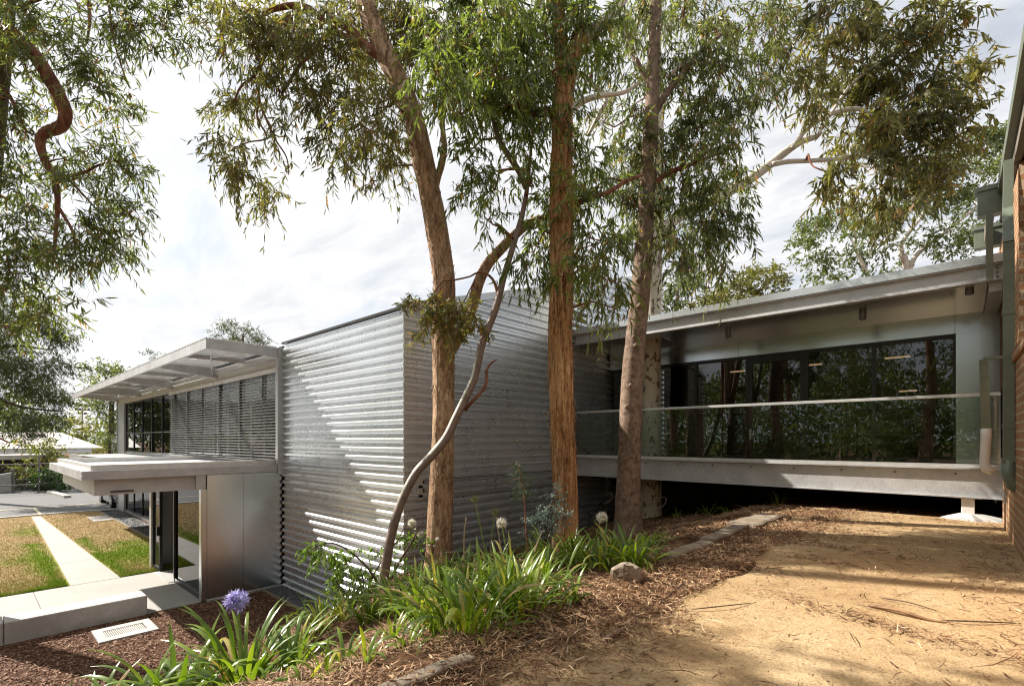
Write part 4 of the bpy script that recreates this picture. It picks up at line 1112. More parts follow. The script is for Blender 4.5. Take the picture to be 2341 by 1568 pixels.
class Tree:
    def __init__(s, name, label, cat, base, group=None):
        s.o = thing(name, label, cat, base, group); s.skel = []; s.tw = MB(); s.LB = []; s.LD = []; s.LL = []; s.LW = []; s.LT = []

    def limb(s, part, P, rad, mat, sides=12, step=0.06, rough=0.0, fib=0.0, add=True, flare=0.0):
        """P: world points, rad: radii"""
        P = np.asarray(P, float); rad = np.asarray(rad, float)
        Q = spline(np.hstack([P, rad[:, None]]), step)
        pts, r = Q[:, :3], np.maximum(Q[:, 3], 0.002)
        ph = rng.random() * 50
        def disp(a, L, i):
            q = np.ones(len(a))
            ca, sa = np.cos(a), np.sin(a)
            if rough: q = q + rough * (vnoise(ca * 1.6 + ph, sa * 1.6, L * 1.6) + 0.6 * vnoise(ca * 3 + ph, sa * 3, L * 5))
            if fib: q = q + fib * (vnoise(ca * 6 + ph, sa * 6, L * 1.1) + 0.7 * vnoise(ca * 13 + ph, sa * 13, L * 2.2))
            if flare: q = q * (1 + flare * math.exp(-L / 0.22) * (1 + 0.35 * np.sin(a * 4 + 1)))
            return q
        V, Fc = tube_geo(pts, r, sides, True, disp)
        ob = mesh_obj(part, V, Fc, mat, s.o, smooth=True)
        if add: s.skel += [(p, q) for p, q in zip(pts[::2], r[::2])]
        return ob

    def plimb(s, part, pix, depth, mat, **k):
        """pix: (px, py, width px[, depth])"""
        P = [at(q[0], q[1], q[3] if len(q) > 3 else depth) for q in pix]
        rr = [q[2] / 2 * (q[3] if len(q) > 3 else depth) / F for q in pix]
        return s.limb(part, P, rr, mat, **k)

    def clump(s, c, r, L=0.13, w=0.02, cover=2.0, hang=0.75, tone=0.0, sub=5, curve=0.14, rust=0.03, twl=(0.18, 0.42), branch=True, per=12):
        c = np.array(c, float); r = np.array(r, float)
        if branch and s.skel:
            SK = np.array([p for p, _ in s.skel]); d = np.linalg.norm(SK - c, axis=1) + np.maximum(SK[:, 2] - c[2], 0) * 0.1
            k = int(np.argmin(d)); p0, r0 = s.skel[k]
            if d[k] > 0.05:
                L0 = np.linalg.norm(c - p0)
                mid = (p0 + c) / 2 + rng.normal(0, 0.09, 3) * L0 + (0, 0, 0.12 * L0)
                m2 = p0 * 0.2 + c * 0.8 + rng.normal(0, 0.07, 3) * L0 + (0, 0, 0.06 * L0)
                ra = min(r0 * 0.55, 0.012 + 0.012 * L0)
                Q = spline(np.hstack([np.array([p0, mid, m2, c]), np.array([[ra], [ra * 0.8], [ra * 0.6], [ra * 0.45]])]), 0.15)
                V, Fc = tube_geo(Q[:, :3], Q[:, 3], 6, False); s.tw.add(V, Fc)
                s.skel += [(p, q) for p, q in zip(Q[1:, :3], Q[1:, 3])]
        ends = [c]
        for _ in range(sub):
            u = unit(rng.normal(size=3)) * rng.uniform(0.5, 0.95) * r; e = c + u
            mid = (c + e) / 2 + rng.normal(0, 0.15, 3) * r + (0, 0, 0.1 * r[2])
            V, Fc = tube_geo(spline(np.array([c, mid, e]), 0.12), np.interp(np.linspace(0, 1, len(spline(np.array([c, mid, e]), 0.12))), [0, 1], [0.007, 0.003]), 4, False)
            s.tw.add(V, Fc); ends.append(e); ends.append(mid)
        nl = int(COVER * cover * math.pi * max(r[0], r[1]) * r[2] / (L * w * 0.5)); nt = max(3, nl // per)
        u = unit(rng.normal(size=(nt, 3))) * rng.random((nt, 1)) ** 0.42
        # lumpy density: pull twigs toward sub-branch ends
        E = np.array(ends); pick = E[rng.integers(0, len(E), nt)]
        st = np.where((rng.random(nt) < 0.78)[:, None], pick + rng.normal(0, 0.19, (nt, 3)) * r, c + u * r)
        st[:, 2] += 0.12 * r[2]
        di = unit(unit(st - c) * 0.7 + rng.normal(0, 0.5, (nt, 3)) + (0, 0, 0.05))
        tl = rng.uniform(*twl, nt)
        hangv = hang
        def tp(t): return st + di * (tl * t)[:, None] + np.array((0, 0, -1.0)) * (tl * t * t * 0.75 * hangv)[:, None]
        P4 = np.stack([tp(np.full(nt, t)) for t in (0, 0.5, 1.0)], 1)
        a1 = unit(np.cross(di, (0.3, 0.2, 0.9))) * 0.0022; a2 = unit(np.cross(di, a1)) * 0.0022
        TV = np.stack([P4[:, k] + x for k in range(3) for x in (a1, -0.5 * a1 + 0.87 * a2, -0.5 * a1 - 0.87 * a2)], 1).reshape(-1, 3)
        b0 = len(s.tw.v); s.tw.v += [tuple(v) for v in TV.tolist()]
        for i in range(nt):
            q = b0 + i * 9
            for k in (0, 3):
                for j in range(3):
                    s.tw.f.append((q + k + j, q + k + (j + 1) % 3, q + k + 3 + (j + 1) % 3, q + k + 3 + j)); s.tw.m.append(0)
        tt = np.tile(np.linspace(0.12, 1.0, per), nt); ti = np.repeat(np.arange(nt), per)
        tt = np.clip(tt + rng.normal(0, 0.04, len(tt)), 0, 1.02)
        B = st[ti] + di[ti] * (tl[ti] * tt)[:, None] + np.array((0, 0, -1.0)) * (tl[ti] * tt * tt * 0.75 * hangv)[:, None]
        N = len(B)
        D = di[ti] * 0.35 + np.array((0, 0, -1.0)) * hangv + rng.normal(0, 0.42, (N, 3))
        s.LB.append(B); s.LD.append(D); s.LL.append(L * np.clip(rng.normal(0.92, 0.26, N), 0.4, 1.5)); s.LW.append(w * rng.uniform(0.7, 1.2, N))
        t = np.clip(0.30 + tone + rng.normal(0, 0.10) + rng.normal(0, 0.17, N) , 0, 0.82)
        t[rng.random(N) < rust] = 1.0
        s.LT.append(t)

    def pclumps(s, lst, depth, jit=0.35, **k):
        lst = sorted(lst, key=lambda q: min([np.linalg.norm(p - at(q[0], q[1], depth)) for p, _ in s.skel[::3]] + [99]))
        for q in lst:
            dd = (q[4] if len(q) > 4 else depth) + rng.normal(0, jit); sc = dd / F
            s.clump(at(q[0], q[1], dd), (q[2] * sc, q[2] * sc, q[3] * sc), **k)

    def finish(s, leaf, twig=None, curve=0.13, bend=0.18, wide=0.38, crown='crown'):
        if s.tw.v: s.tw.build('branches', twig or M['twig'], s.o, smooth=True)
        if s.LB:
            B, D, L, W, T = [np.concatenate(a) for a in (s.LB, s.LD, s.LL, s.LW, s.LT)]
            V, lo, si = leaf_geo(B, D, L, W, curve, bend, wide)
            mesh_obj(crown, V, (lo, si), leaf, s.o, tint=np.repeat(T, 6))
            s.nleaf = len(B)
        return s.o


# ---- left foreground gum (trunk leaves the frame at the left edge)
D_A = 8.0
bA = at(-90, 1005, D_A); bA = np.array([bA[0], bA[1], Z0])
tA = Tree('gum_tree', 'reddish barked gum tree at the left edge with a crooked limb hanging over the lawn', 'tree', bA)
tA.limb('trunk', [bA, at(-70, 800, D_A), at(-30, 400, D_A), at(-8, 200, D_A), at(4, 60, D_A), at(10, -60, D_A), at(20, -300, D_A)], [0.24, 0.2, 0.165, 0.155, 0.15, 0.14, 0.1], M['bark_dark'], sides=24, fib=0.06, rough=0.05, flare=0.4)
lA = [(8, 60, 36), (30, 82, 34), (55, 104, 31), (84, 134, 30), (112, 178, 29), (134, 218, 28), (149, 255, 26), (144, 284, 24), (126, 296, 24), (106, 302, 22), (92, 318, 20), (95, 345, 18), (108, 378, 16), (124, 410, 14), (131, 445, 12), (131, 490, 9), (126, 550, 7), (120, 610, 4)]
tA.plimb('limb', lA, D_A, M['bark_red'], sides=14, rough=0.05, step=0.04)
for l_ in ([(130, 408, 10), (160, 402, 8), (190, 396, 7), (225, 378, 5), (262, 368, 3)], [(131, 470, 8), (150, 500, 7), (168, 535, 6), (172, 580, 4)], [(150, 404, 6), (185, 440, 5), (240, 500, 3)],
           [(-6, 190, 10), (22, 220, 8), (45, 270, 7), (60, 300, 5), (85, 310, 4)], [(12, 30, 8), (60, 10, 7), (110, -10, 6), (180, -60, 6)], [(110, -20, 9), (190, -10, 8), (205, 40, 7), (198, 100, 4)],
           [(245, -20, 5), (260, 90, 4), (280, 160, 3), (295, 200, 2)]):
    tA.plimb('limb', l_, D_A, M['bark_red'], sides=8, rough=0.05)
cA = [(180, 28, 34, 42), (310, 55, 48, 78), (378, 65, 38, 65), (445, 50, 35, 50), (65, 80, 50, 35), (165, 128, 55, 45), (215, 205, 50, 55), (260, 255, 40, 46), (60, 170, 45, 50), (25, 300, 35, 75),
      (150, 365, 50, 45), (262, 362, 58, 40), (300, 405, 40, 30), (215, 450, 48, 42), (295, 490, 40, 38), (50, 420, 60, 55), (65, 530, 65, 65), (225, 537, 55, 38), (270, 580, 45, 42), (155, 600, 52, 52),
      (195, 690, 25, 14), (50, 670, 55, 60), (110, 715, 40, 40), (20, 90, 40, 60), (180, 520, 40, 40), (40, 1010, 22, 10), (20, 620, 40, 50), (110, 255, 40, 30), (60, 30, 40, 40), (250, 20, 40, 40), (60, 590, 50, 40), (15, 745, 30, 35)]
tA.pclumps(cA, D_A, jit=0.25, L=0.15, w=0.024, cover=1.45, hang=0.6, sub=5)
tA.finish(M['gum'], M['bark_red'])

# ---- brown barked leaning gum in the bank (first trunk)
D1 = 7.3
b1 = at(1003, 1272, D1); b1[2] = float(ground_h(b1[0], b1[1])) - 0.05
t1 = Tree('gum_tree', 'brown barked gum tree leaning left, rooted in front of the corner of the corrugated wall', 'tree', b1)
t1.limb('trunk', [b1] + [at(x, y, D1) for x, y in ((1006, 1180), (1010, 1080), (1014, 950), (1014, 850), (1013, 760), (1016, 690), (1013, 620), (999, 530), (985, 450), (968, 370), (946, 275), (915, 195), (882, 125), (850, 50), (825, -30), (790, -150))],
        np.array([60, 56, 53, 50, 49, 50, 49, 50, 49, 48, 48, 47, 46, 44, 42, 40, 34]) / 2 * D1 / F, M['bark_brown'], sides=48, step=0.03, fib=0.06, rough=0.06, flare=0.18)
t1.plimb('limb', [(1028, 800, 30), (1048, 770, 28), (1066, 735, 26), (1082, 690, 26), (1094, 645, 25), (1114, 605, 24), (1145, 570, 23), (1180, 535, 21), (1215, 508, 17), (1250, 495, 12), (1300, 480, 8)], D1, M['bark_brown'], sides=18, step=0.04, fib=0.05, rough=0.04)
t1.plimb('limb', [(990, 440, 22), (1000, 405, 17), (1010, 375, 15), (1016, 335, 13), (1012, 290, 11), (1014, 240, 9), (1020, 180, 6)], D1, M['bark_brown'], sides=12, rough=0.05)
t1.plimb('limb', [(885, 130, 30), (840, 110, 24), (790, 60, 20), (735, 40, 16), (690, 15, 14), (640, 18, 12), (600, 35, 9), (560, 70, 7), (530, 90, 5), (500, 140, 3)], D1, M['bark_red'], sides=12, rough=0.06)
t1.plimb('limb', [(690, 20, 14), (650, 50, 12), (622, 90, 10), (605, 130, 8), (580, 175, 7), (550, 200, 5), (535, 235, 3)], D1, M['bark_red'], sides=10, rough=0.06)
t1.plimb('limb', [(840, 110, 14), (760, 75, 12), (720, 115, 10), (685, 150, 8), (660, 190, 6), (640, 225, 4)], D1, M['bark_red'], sides=10, rough=0.06)
t1.plimb('limb', [(597, 150, 7), (592, 200, 6), (596, 240, 5), (612, 280, 5), (630, 320, 4), (655, 360, 3), (660, 400, 2)], D1, M['bark_red'], sides=6)
t1.plimb('limb', [(592, 230, 5), (588, 270, 4), (610, 315, 4), (570, 325, 3), (530, 340, 2)], D1, M['bark_red'], sides=6)
c1 = [(535, 262, 46, 50), (505, 332, 28, 30), (565, 378, 52, 40), (530, 395, 30, 30), (617, 452, 32, 40), (575, 120, 50, 70), (505, 70, 40, 60), (640, 210, 35, 55), (655, 60, 60, 55), (728, 220, 45, 58), (760, 330, 38, 62), (765, 250, 36, 60),
      (730, 60, 55, 60), (860, 250, 60, 65), (880, 330, 55, 50), (855, 420, 11, 20), (895, 385, 28, 26), (820, 170, 45, 60), (940, 140, 50, 80), (830, 70, 55, 55), (905, 40, 55, 55), (560, 30, 50, 40), (610, 100, 45, 55), (680, 130, 45, 50), (800, 20, 60, 50), (950, 60, 50, 50),
      (850, 300, 45, 60), (620, 300, 22, 22), (660, 385, 12, 14), (775, 140, 45, 50)]
t1.pclumps(c1, D1, jit=0.4, L=0.135, w=0.023, cover=1.75, hang=0.85, sub=5)
t1.finish(M['gum_warm'], M['bark_red'])

# ---- leaning two-tone sapling in front
b5 = on_ground(872, 1352)
D5 = float(-SN * b5[0] + CS * b5[1])
t5 = Tree('gum_sapling', 'thin leaning gum sapling with peeling two tone bark crossing the corner of the wall', 'tree', b5)
t5.plimb('trunk', [(872, 1358, 22.2), (882, 1290, 22.2), (892, 1235, 20.9), (905, 1185, 20.2), (925, 1130, 19.5), (952, 1080, 19.5), (988, 1040, 19.5), (1020, 1000, 19.5), (1042, 955, 18.9), (1064, 910, 18.2), (1084, 865, 17.6), (1094, 820, 17.6), (1104, 780, 16.9), (1122, 735, 16.3), (1138, 690, 15.7), (1150, 640, 14.3), (1165, 590, 13.6), (1180, 540, 13.0), (1194, 490, 11.7), (1203, 445, 10.4), (1208, 400, 8.4), (1214, 340, 5.2), (1220, 260, 2.6)], D5, M['bark_sapling'], sides=18, step=0.03, rough=0.05)
t5.plimb('limb', [(1203, 430, 15), (1188, 395, 14), (1165, 360, 13), (1143, 325, 12), (1130, 285, 11), (1118, 240, 9), (1100, 200, 7), (1080, 150, 5)], D5, M['bark_sapling'], sides=10, rough=0.05)
t5.plimb('limb', [(1062, 938, 9), (1082, 915, 8), (1105, 890, 7), (1113, 868, 7), (1112, 848, 6), (1125, 828, 5), (1136, 822, 3)], D5, M['bark_red'], sides=8, rough=0.08)
t5.plimb('limb', [(1142, 690, 10), (1132, 650, 7), (1118, 630, 6), (1095, 622, 5), (1075, 632, 4), (1040, 640, 4), (1010, 645, 3), (985, 680, 3), (965, 700, 2)], D5, M['bark_red'], sides=6, rough=0.05)
t5.plimb('limb', [(1085, 640, 3), (1060, 690, 3), (1040, 720, 2)], D5, M['bark_red'], sides=5)
c5 = [(950, 712, 26, 18), (985, 715, 26, 26), (1000, 745, 28, 26), (1040, 735, 26, 26), (1060, 715, 26, 24), (1085, 745, 22, 24), (970, 755, 20, 20), (1010, 705, 22, 18), (1035, 770, 20, 20)]
t5.pclumps([(1065, 345, 42, 30), (1115, 440, 60, 45), (1118, 500, 22, 40), (1200, 330, 45, 45), (1085, 400, 35, 35), (1090, 130, 60, 60), (1120, 200, 60, 60), (1180, 250, 55, 55), (1215, 420, 30, 40), (1040, 250, 50, 50)], D5, jit=0.3, L=0.14, w=0.025, cover=1.4, hang=0.9)
t5.finish(M['gum_bright'], M['bark_red'])
t5.tw = MB(); t5.LB, t5.LD, t5.LL, t5.LW, t5.LT = [], [], [], [], []
for q in c5: t5.clump(at(q[0], q[1], D5 + rng.normal(0, 0.12)), np.array((q[2], q[2], q[3])) * D5 / F * 1.3, L=0.125, w=0.021, cover=1.3, hang=0.65, sub=3, rust=0.09, twl=(0.1, 0.25), tone=0.05)
t5.finish(M['gum_warm'], M['bark_red'], crown='leafy_shoot')

# ---- orange stringybark (middle trunk)
D2 = 6.74
b2 = at(1296, 1228, D2); b2[2] = float(ground_h(b2[0], b2[1])) - 0.05
t2 = Tree('stringybark_tree', 'straight stringybark tree with shaggy orange bark standing before the side wall', 'tree', b2)
t2.limb('trunk', [b2] + [at(x, y, D2) for x, y in ((1292, 1120), (1287, 1000), (1283, 880), (1282, 760), (1284, 640), (1283, 520), (1283, 400), (1285, 300), (1288, 230), (1300, 150), (1330, 90))],
        np.array([58, 55, 54, 54, 52, 50, 48, 46, 45, 44, 42, 38]) / 2 * D2 / F, M['bark_stringy'], sides=64, step=0.035, fib=0.11, rough=0.06, flare=0.12)
t2.plimb('limb', [(1300, 160, 28.0), (1320, 120, 26.6), (1350, 80, 23.8), (1385, 45, 21.0), (1420, 10, 18.2), (1460, -60, 14.0)], D2, M['bark_white'], sides=16, rough=0.05)
t2.plimb('limb', [(1290, 250, 36), (1286, 170, 32), (1280, 90, 30), (1275, 0, 28), (1270, -120, 20)], D2, M['bark_stringy'], sides=20, fib=0.06)
t2.plimb('limb', [(1280, 270, 24), (1250, 255, 20), (1215, 262, 16), (1180, 250, 14), (1140, 252, 11), (1095, 238, 8), (1065, 255, 6), (1040, 270, 3)], D2, M['bark_red'], sides=12, rough=0.07)
t2.plimb('limb', [(1290, 290, 16), (1305, 255, 15), (1322, 238, 14), (1350, 225, 13), (1380, 218, 11), (1425, 212, 9), (1460, 190, 6)], D2, M['bark_white'], sides=10, rough=0.07)
t2.plimb('limb', [(1290, 200, 14), (1330, 170, 12), (1350, 190, 12), (1385, 225, 11), (1370, 260, 9), (1345, 310, 7)], D2 + 1.2, M['bark_white'], sides=10, rough=0.07)
t2.plimb('limb', [(1290, 480, 12), (1340, 455, 11), (1390, 440, 10), (1430, 415, 9), (1470, 400, 6)], D2, M['bark_red'], sides=10, rough=0.07)
c2 = [(x + rng.normal(0, 8), y + rng.normal(0, 8), 62, 62) for x in (1000, 1065, 1130, 1195, 1260) for y in (20, 95, 170)] + \
     [(1050, 235, 55, 45), (1115, 240, 55, 50), (1180, 235, 55, 45), (1235, 225, 45, 45), (1330, 60, 55, 55), (1340, 130, 45, 45), (1290, 300, 50, 45), (1330, 385, 60, 50), (1370, 430, 55, 45), (1290, 430, 40, 45), (1260, 530, 50, 50), (1310, 480, 45, 40), (1200, 605, 36, 40), (1290, 620, 34, 36), (1370, 550, 60, 48), (1330, 590, 45, 40), (1225, 560, 40, 40),
      (1390, 640, 42, 55), (1405, 705, 18, 20), (1350, 660, 35, 40), (1240, 480, 40, 40), (1215, 650, 22, 26), (1395, 60, 60, 55), (1400, 150, 45, 45)]
t2.pclumps(c2, D2, jit=0.5, L=0.15, w=0.025, cover=1.6, hang=1.0, sub=5)
t2.finish(M['gum_bright'], M['bark_red'])

def loose_bark(o, pts, rads, n, Lr, wr, mat, name='loose_bark'):
    pts = np.array(pts); seg = rng.integers(0, len(pts) - 1, n); t = rng.random((n, 1))
    c = pts[seg] * (1 - t) + pts[seg + 1] * t; r = np.array(rads)[seg][:, None]
    a = rng.random(n) * 6.283; out = np.stack([np.cos(a), np.sin(a), np.zeros(n)], 1)
    B = c + out * r * 0.99
    D = np.array((0, 0, -1.0)) * np.where(rng.random((n, 1)) < 0.8, 1, -1) + out * rng.uniform(0.02, 0.22, (n, 1)) + rng.normal(0, 0.06, (n, 3))
    D = unit(D); L = rng.uniform(*Lr, n); w = rng.uniform(*wr, n)
    S = np.stack([-np.sin(a), np.cos(a), np.zeros(n)], 1)
    ob = []
    def pt(q): return B + D * (L * q)[:, None] + out * (0.12 * L * q * q)[:, None]
    w2 = (w / 2)[:, None]
    V = np.stack([pt(0) - S * w2 * 0.6, pt(0) + S * w2 * 0.6, pt(0.5) - S * w2, pt(0.5) + S * w2, pt(1.0) - S * w2 * 0.3, pt(1.0) + S * w2 * 0.3], 1).reshape(-1, 3)
    lo = ((np.arange(n) * 6)[:, None] + np.array([0, 1, 3, 2, 2, 3, 5, 4])).ravel()
    tag(mesh_obj(name, V, (lo, np.full(n * 2, 4)), mat, o), kind='stuff')


loose_bark(t2.o, [at(x, y, D2) for x, y in ((1292, 1150), (1287, 1000), (1283, 880), (1282, 760), (1284, 640), (1283, 520), (1283, 400), (1285, 300))], np.array([55, 54, 54, 53, 51, 49, 47, 45]) / 2 * D2 / F, 520, (0.05, 0.34), (0.008, 0.024), M['bark_stringy'])
loose_bark(t1.o, [at(x, y, D1) for x, y in ((1008, 1150), (1010, 1080), (1014, 950), (1014, 850), (1013, 760), (1016, 690), (1013, 620), (999, 530), (985, 450))], np.array([53, 53, 50, 49, 50, 49, 50, 49, 48]) / 2 * D1 / F, 420, (0.03, 0.12), (0.012, 0.03), M['bark_brown'])

# ---- grey brown gum (third trunk)
D3 = 7.66
b3 = at(1437, 1220, D3); b3[2] = float(ground_h(b3[0], b3[1])) - 0.05
t3 = Tree('gum_tree', 'grey brown gum tree with knotty trunk standing close in front of the walkway beam', 'tree', b3)
t3.limb('trunk', [b3] + [at(x, y, D3) for x, y in ((1436, 1150), (1438, 1050), (1442, 950), (1447, 850), (1455, 760), (1463, 680), (1469, 600), (1474, 520), (1479, 440), (1485, 340), (1490, 240), (1494, 140), (1498, 40), (1500, -100))],
        np.array([60, 56, 52, 50, 47, 44, 43, 41, 39, 37, 34, 31, 28, 25, 20]) / 2 * D3 / F, M['bark_grey'], sides=36, step=0.05, rough=0.045, flare=0.35)
for x, y, r_ in ((1452, 790, 5), (1448, 770, 4), (1460, 700, 6), (1440, 880, 4), (1456, 640, 5), (1430, 930, 4)):
    P = at(x, y, D3 - 0.14); rr = r_ * D3 / F
    t3.limb('knot', [P + (0.0, 0.06, 0.02), P + (0.01, 0.0, 0), P + (0.015, -0.03, -0.02)], [rr * 1.2, rr * 1.1, rr * 0.5], M['bark_grey'], sides=10, step=0.02, rough=0.15, add=False)
t3.plimb('limb', [(1490, 270, 18), (1520, 220, 16), (1560, 170, 13), (1600, 120, 10), (1650, 80, 7)], D3, M['bark_grey'], sides=10, rough=0.05)
t3.plimb('limb', [(1480, 440, 14), (1520, 400, 12), (1570, 380, 10), (1620, 360, 7), (1670, 340, 4)], D3, M['bark_red'], sides=10, rough=0.06)
t3.plimb('limb', [(1492, 200, 16), (1460, 150, 13), (1440, 100, 11), (1425, 50, 9)], D3, M['bark_grey'], sides=10, rough=0.05)
t3.plimb('limb', [(1524, 178, 8), (1560, 150, 9), (1610, 145, 8), (1660, 138, 6), (1700, 150, 4)], D3, M['bark_white'], sides=8, rough=0.06)
c3 = [(1560, 60, 58, 55), (1640, 60, 58, 55), (1725, 60, 55, 52), (1775, 40, 45, 45), (1560, 165, 55, 55), (1650, 170, 55, 55), (1735, 165, 50, 52), (1600, 265, 58, 52), (1690, 265, 48, 48), (1560, 345, 58, 52), (1640, 365, 55, 55), (1560, 455, 58, 52), (1640, 460, 52, 52), (1690, 420, 28, 48),
      (1550, 545, 52, 45), (1625, 555, 52, 50), (1680, 510, 34, 44), (1650, 610, 34, 34), (1478, 420, 50, 62), (1480, 330, 48, 55), (1500, 500, 45, 45), (1440, 350, 40, 50), (1430, 470, 42, 42), (1490, 60, 55, 55), (1500, 150, 50, 50), (1450, 250, 35, 45), (1440, 560, 40, 34), (1560, 610, 40, 35), (1610, 320, 50, 50), (1600, 500, 50, 50)]
t3.pclumps(c3, D3, jit=0.5, L=0.15, w=0.025, cover=1.7, hang=1.0, sub=5)
t3.finish(M['gum'], M['bark_red'])

# ---- pale spotted gum growing through the walkway
D4 = 11.0
b4 = at(1480, 1005, D4); gz = -3.0; b4 = np.array([HX, HY, -2.2])
t4 = Tree('spotted_gum_tree', 'pale spotted gum tree growing up through the walkway deck and roof', 'tree', b4)
up4 = [np.array([HX, HY, -2.3]), np.array([HX, HY, -0.4]), np.array([HX + 0.02, HY, 1.0]), np.array([HX + 0.04, HY, 2.6]), np.array([HX + 0.07, HY, 4.0]), np.array([HX + 0.1, HY + 0.1, 6.0]), np.array([HX + 0.05, HY + 0.1, 9.0]), np.array([HX, HY, 12.0])]
t4.limb('trunk', up4, [0.27, 0.23, 0.21, 0.205, 0.2, 0.17, 0.14, 0.08], M['bark_pale'], sides=28, rough=0.03, flare=0.2)
P = at(1500, 655, D4 - 0.12)
t4.limb('knot', [P + (-0.12, 0.05, 0.0), P, P + (0.05, -0.05, 0.04)], [0.10, 0.085, 0.05], M['bark_pale'], sides=12, step=0.03, rough=0.1, add=False)
t4.plimb('limb', [(1495, 540, 30), (1560, 490, 27), (1640, 452, 25), (1705, 415, 22), (1748, 385, 21), (1790, 352, 18), (1830, 325, 15), (1868, 312, 12)], 11.0, M['bark_white'], sides=14, rough=0.04)
t4.plimb('limb', [(1812, 338, 11), (1840, 300, 11), (1880, 270, 11), (1925, 253, 10), (1965, 250, 9), (1992, 264, 7), (2030, 280, 5), (2080, 250, 4)], 10.9, M['bark_white'], sides=10, rough=0.07)
t4.plimb('limb', [(1765, 376, 12), (1800, 370, 11), (1850, 368, 10), (1910, 364, 9), (1960, 358, 8), (2010, 352, 6), (2060, 370, 4)], 10.9, M['bark_white'], sides=10, rough=0.07)
t4.plimb('limb', [(1868, 312, 8), (1900, 260, 7), (1950, 190, 6), (2020, 140, 5), (2100, 100, 4)], 10.8, M['bark_white'], sides=8, rough=0.07)
c4 = [(1895, 40, 62, 48), (1888, 120, 58, 48), (2060, 45, 75, 48), (2155, 75, 58, 55), (2050, 150, 85, 62), (2116, 180, 60, 55), (1930, 200, 66, 55), (1827, 185, 48, 40), (2240, 160, 40, 50), (2215, 255, 40, 30), (2107, 260, 75, 52), (2037, 280, 60, 50), (1967, 290, 56, 38), (1873, 245, 48, 34), (2180, 320, 56, 42),
      (2107, 355, 66, 48), (2028, 397, 58, 52), (1920, 400, 50, 46), (2098, 435, 56, 46), (2014, 465, 50, 42), (2060, 490, 40, 32), (1960, 110, 60, 50), (2180, 200, 50, 50), (1985, 220, 60, 50), (1960, 350, 50, 40), (1960, 20, 60, 40), (1880, 460, 26, 28), (2150, 400, 40, 40), (1800, 130, 36, 34), (2060, 330, 60, 50)]
t4.pclumps(c4, 10.6, jit=0.5, L=0.21, w=0.042, cover=1.9, hang=0.8, sub=5)
t4.pclumps([(1450, 40, 60, 60), (1600, -60, 90, 70), (1380, 280, 45, 40)], 11.5, L=0.18, w=0.03, cover=1.2)
t4.finish(M['gum_warm'], M['bark_red'])


# ---- generic background trees
def bg_tree(name, label, base, trunk_pts, trunk_r, bark, clumps, leafm, L, w, cover=1.3, hang=0.3, group=None, limbs=(), wide=0.45, sub=4, cat='tree', curve=0.1, part='crown'):
    t = Tree(name, label, cat, base, group)
    t.limb('trunk', trunk_pts, trunk_r, bark, sides=10, step=0.4, rough=0.05)
    for P, r_ in limbs: t.limb('limb', P, r_, bark, sides=8, step=0.4, rough=0.05)
    for c, r in sorted(clumps, key=lambda q: min(np.linalg.norm(p - np.array(q[0])) for p, _ in t.skel)):
        t.clump(c, r, L=L, w=w, cover=cover * 0.85, hang=hang, sub=sub, rust=0.0, twl=(L * 1.2, L * 3), per=8)
    return t.finish(leafm, bark, curve=curve, wide=wide, crown=part)


def pix_clumps(lst, depth, jit): return [(at(a, b_, depth + rng.normal(0, jit)), np.array((r1, r1, r2)) * depth / F) for a, b_, r1, r2 in lst]


# right background: tall white-limbed gum
dp_ = 30.0
bw = at(2075, 1005, dp_); bw[2] = ZP
lw = [([at(2075, 640, dp_), at(2090, 590, dp_), at(2140, 545, dp_), at(2200, 500, dp_), at(2250, 460, dp_)], [0.16, 0.14, 0.11, 0.08, 0.05]),
      ([at(2068, 600, dp_), at(2060, 560, dp_), at(2110, 490, dp_), at(2140, 430, dp_)], [0.14, 0.12, 0.09, 0.05]),
      ([at(1990, 640, dp_), at(1965, 590, dp_), at(1945, 545, dp_)], [0.13, 0.1, 0.06])]
cw = [(1830, 570, 30, 25), (1870, 530, 42, 34), (1860, 600, 40, 30), (1920, 500, 45, 35), (1960, 540, 40, 30), (1935, 590, 40, 26), (2000, 510, 45, 35), (2040, 470, 45, 30), (2100, 400, 55, 30), (2160, 380, 55, 34), (2220, 340, 55, 36), (2270, 320, 40, 30), (2250, 400, 45, 30), (2190, 440, 50, 30), (2130, 470, 40, 26),
      (2230, 470, 50, 30), (2180, 530, 50, 28), (2240, 540, 40, 30), (2200, 570, 40, 24), (2100, 560, 26, 20), (2020, 570, 30, 24), (1890, 640, 45, 20), (1980, 640, 40, 16), (2290, 380, 30, 40), (2040, 620, 24, 18)]
bg_tree('gum_tree', 'tall white limbed gum tree rising behind the walkway roof at the right', bw, [bw, at(2075, 800, dp_), at(2075, 640, dp_), at(2066, 580, dp_)], [0.3, 0.25, 0.2, 0.15], M['bark_white'], pix_clumps(cw, dp_, 1.0), M['far_green'], 0.24, 0.095, 1.7, limbs=lw)
dp_ = 24.0
by_ = at(1690, 1005, dp_); by_[2] = ZP
bg_tree('bushy_tree', 'yellow green bushy tree behind the walkway roof right of the trunks', by_, [by_, at(1690, 750, dp_), at(1695, 660, dp_)], [0.2, 0.16, 0.08], M['bark_grey'],
        pix_clumps([(1640, 690, 46, 26), (1690, 665, 45, 30), (1725, 640, 45, 32), (1765, 640, 30, 30), (1610, 705, 40, 20), (1750, 675, 45, 26), (1700, 700, 60, 24)], dp_, 0.7), M['far_yellow'], 0.17, 0.075, 1.9)
dp_ = 27.0
by_ = at(1545, 1005, dp_); by_[2] = ZP
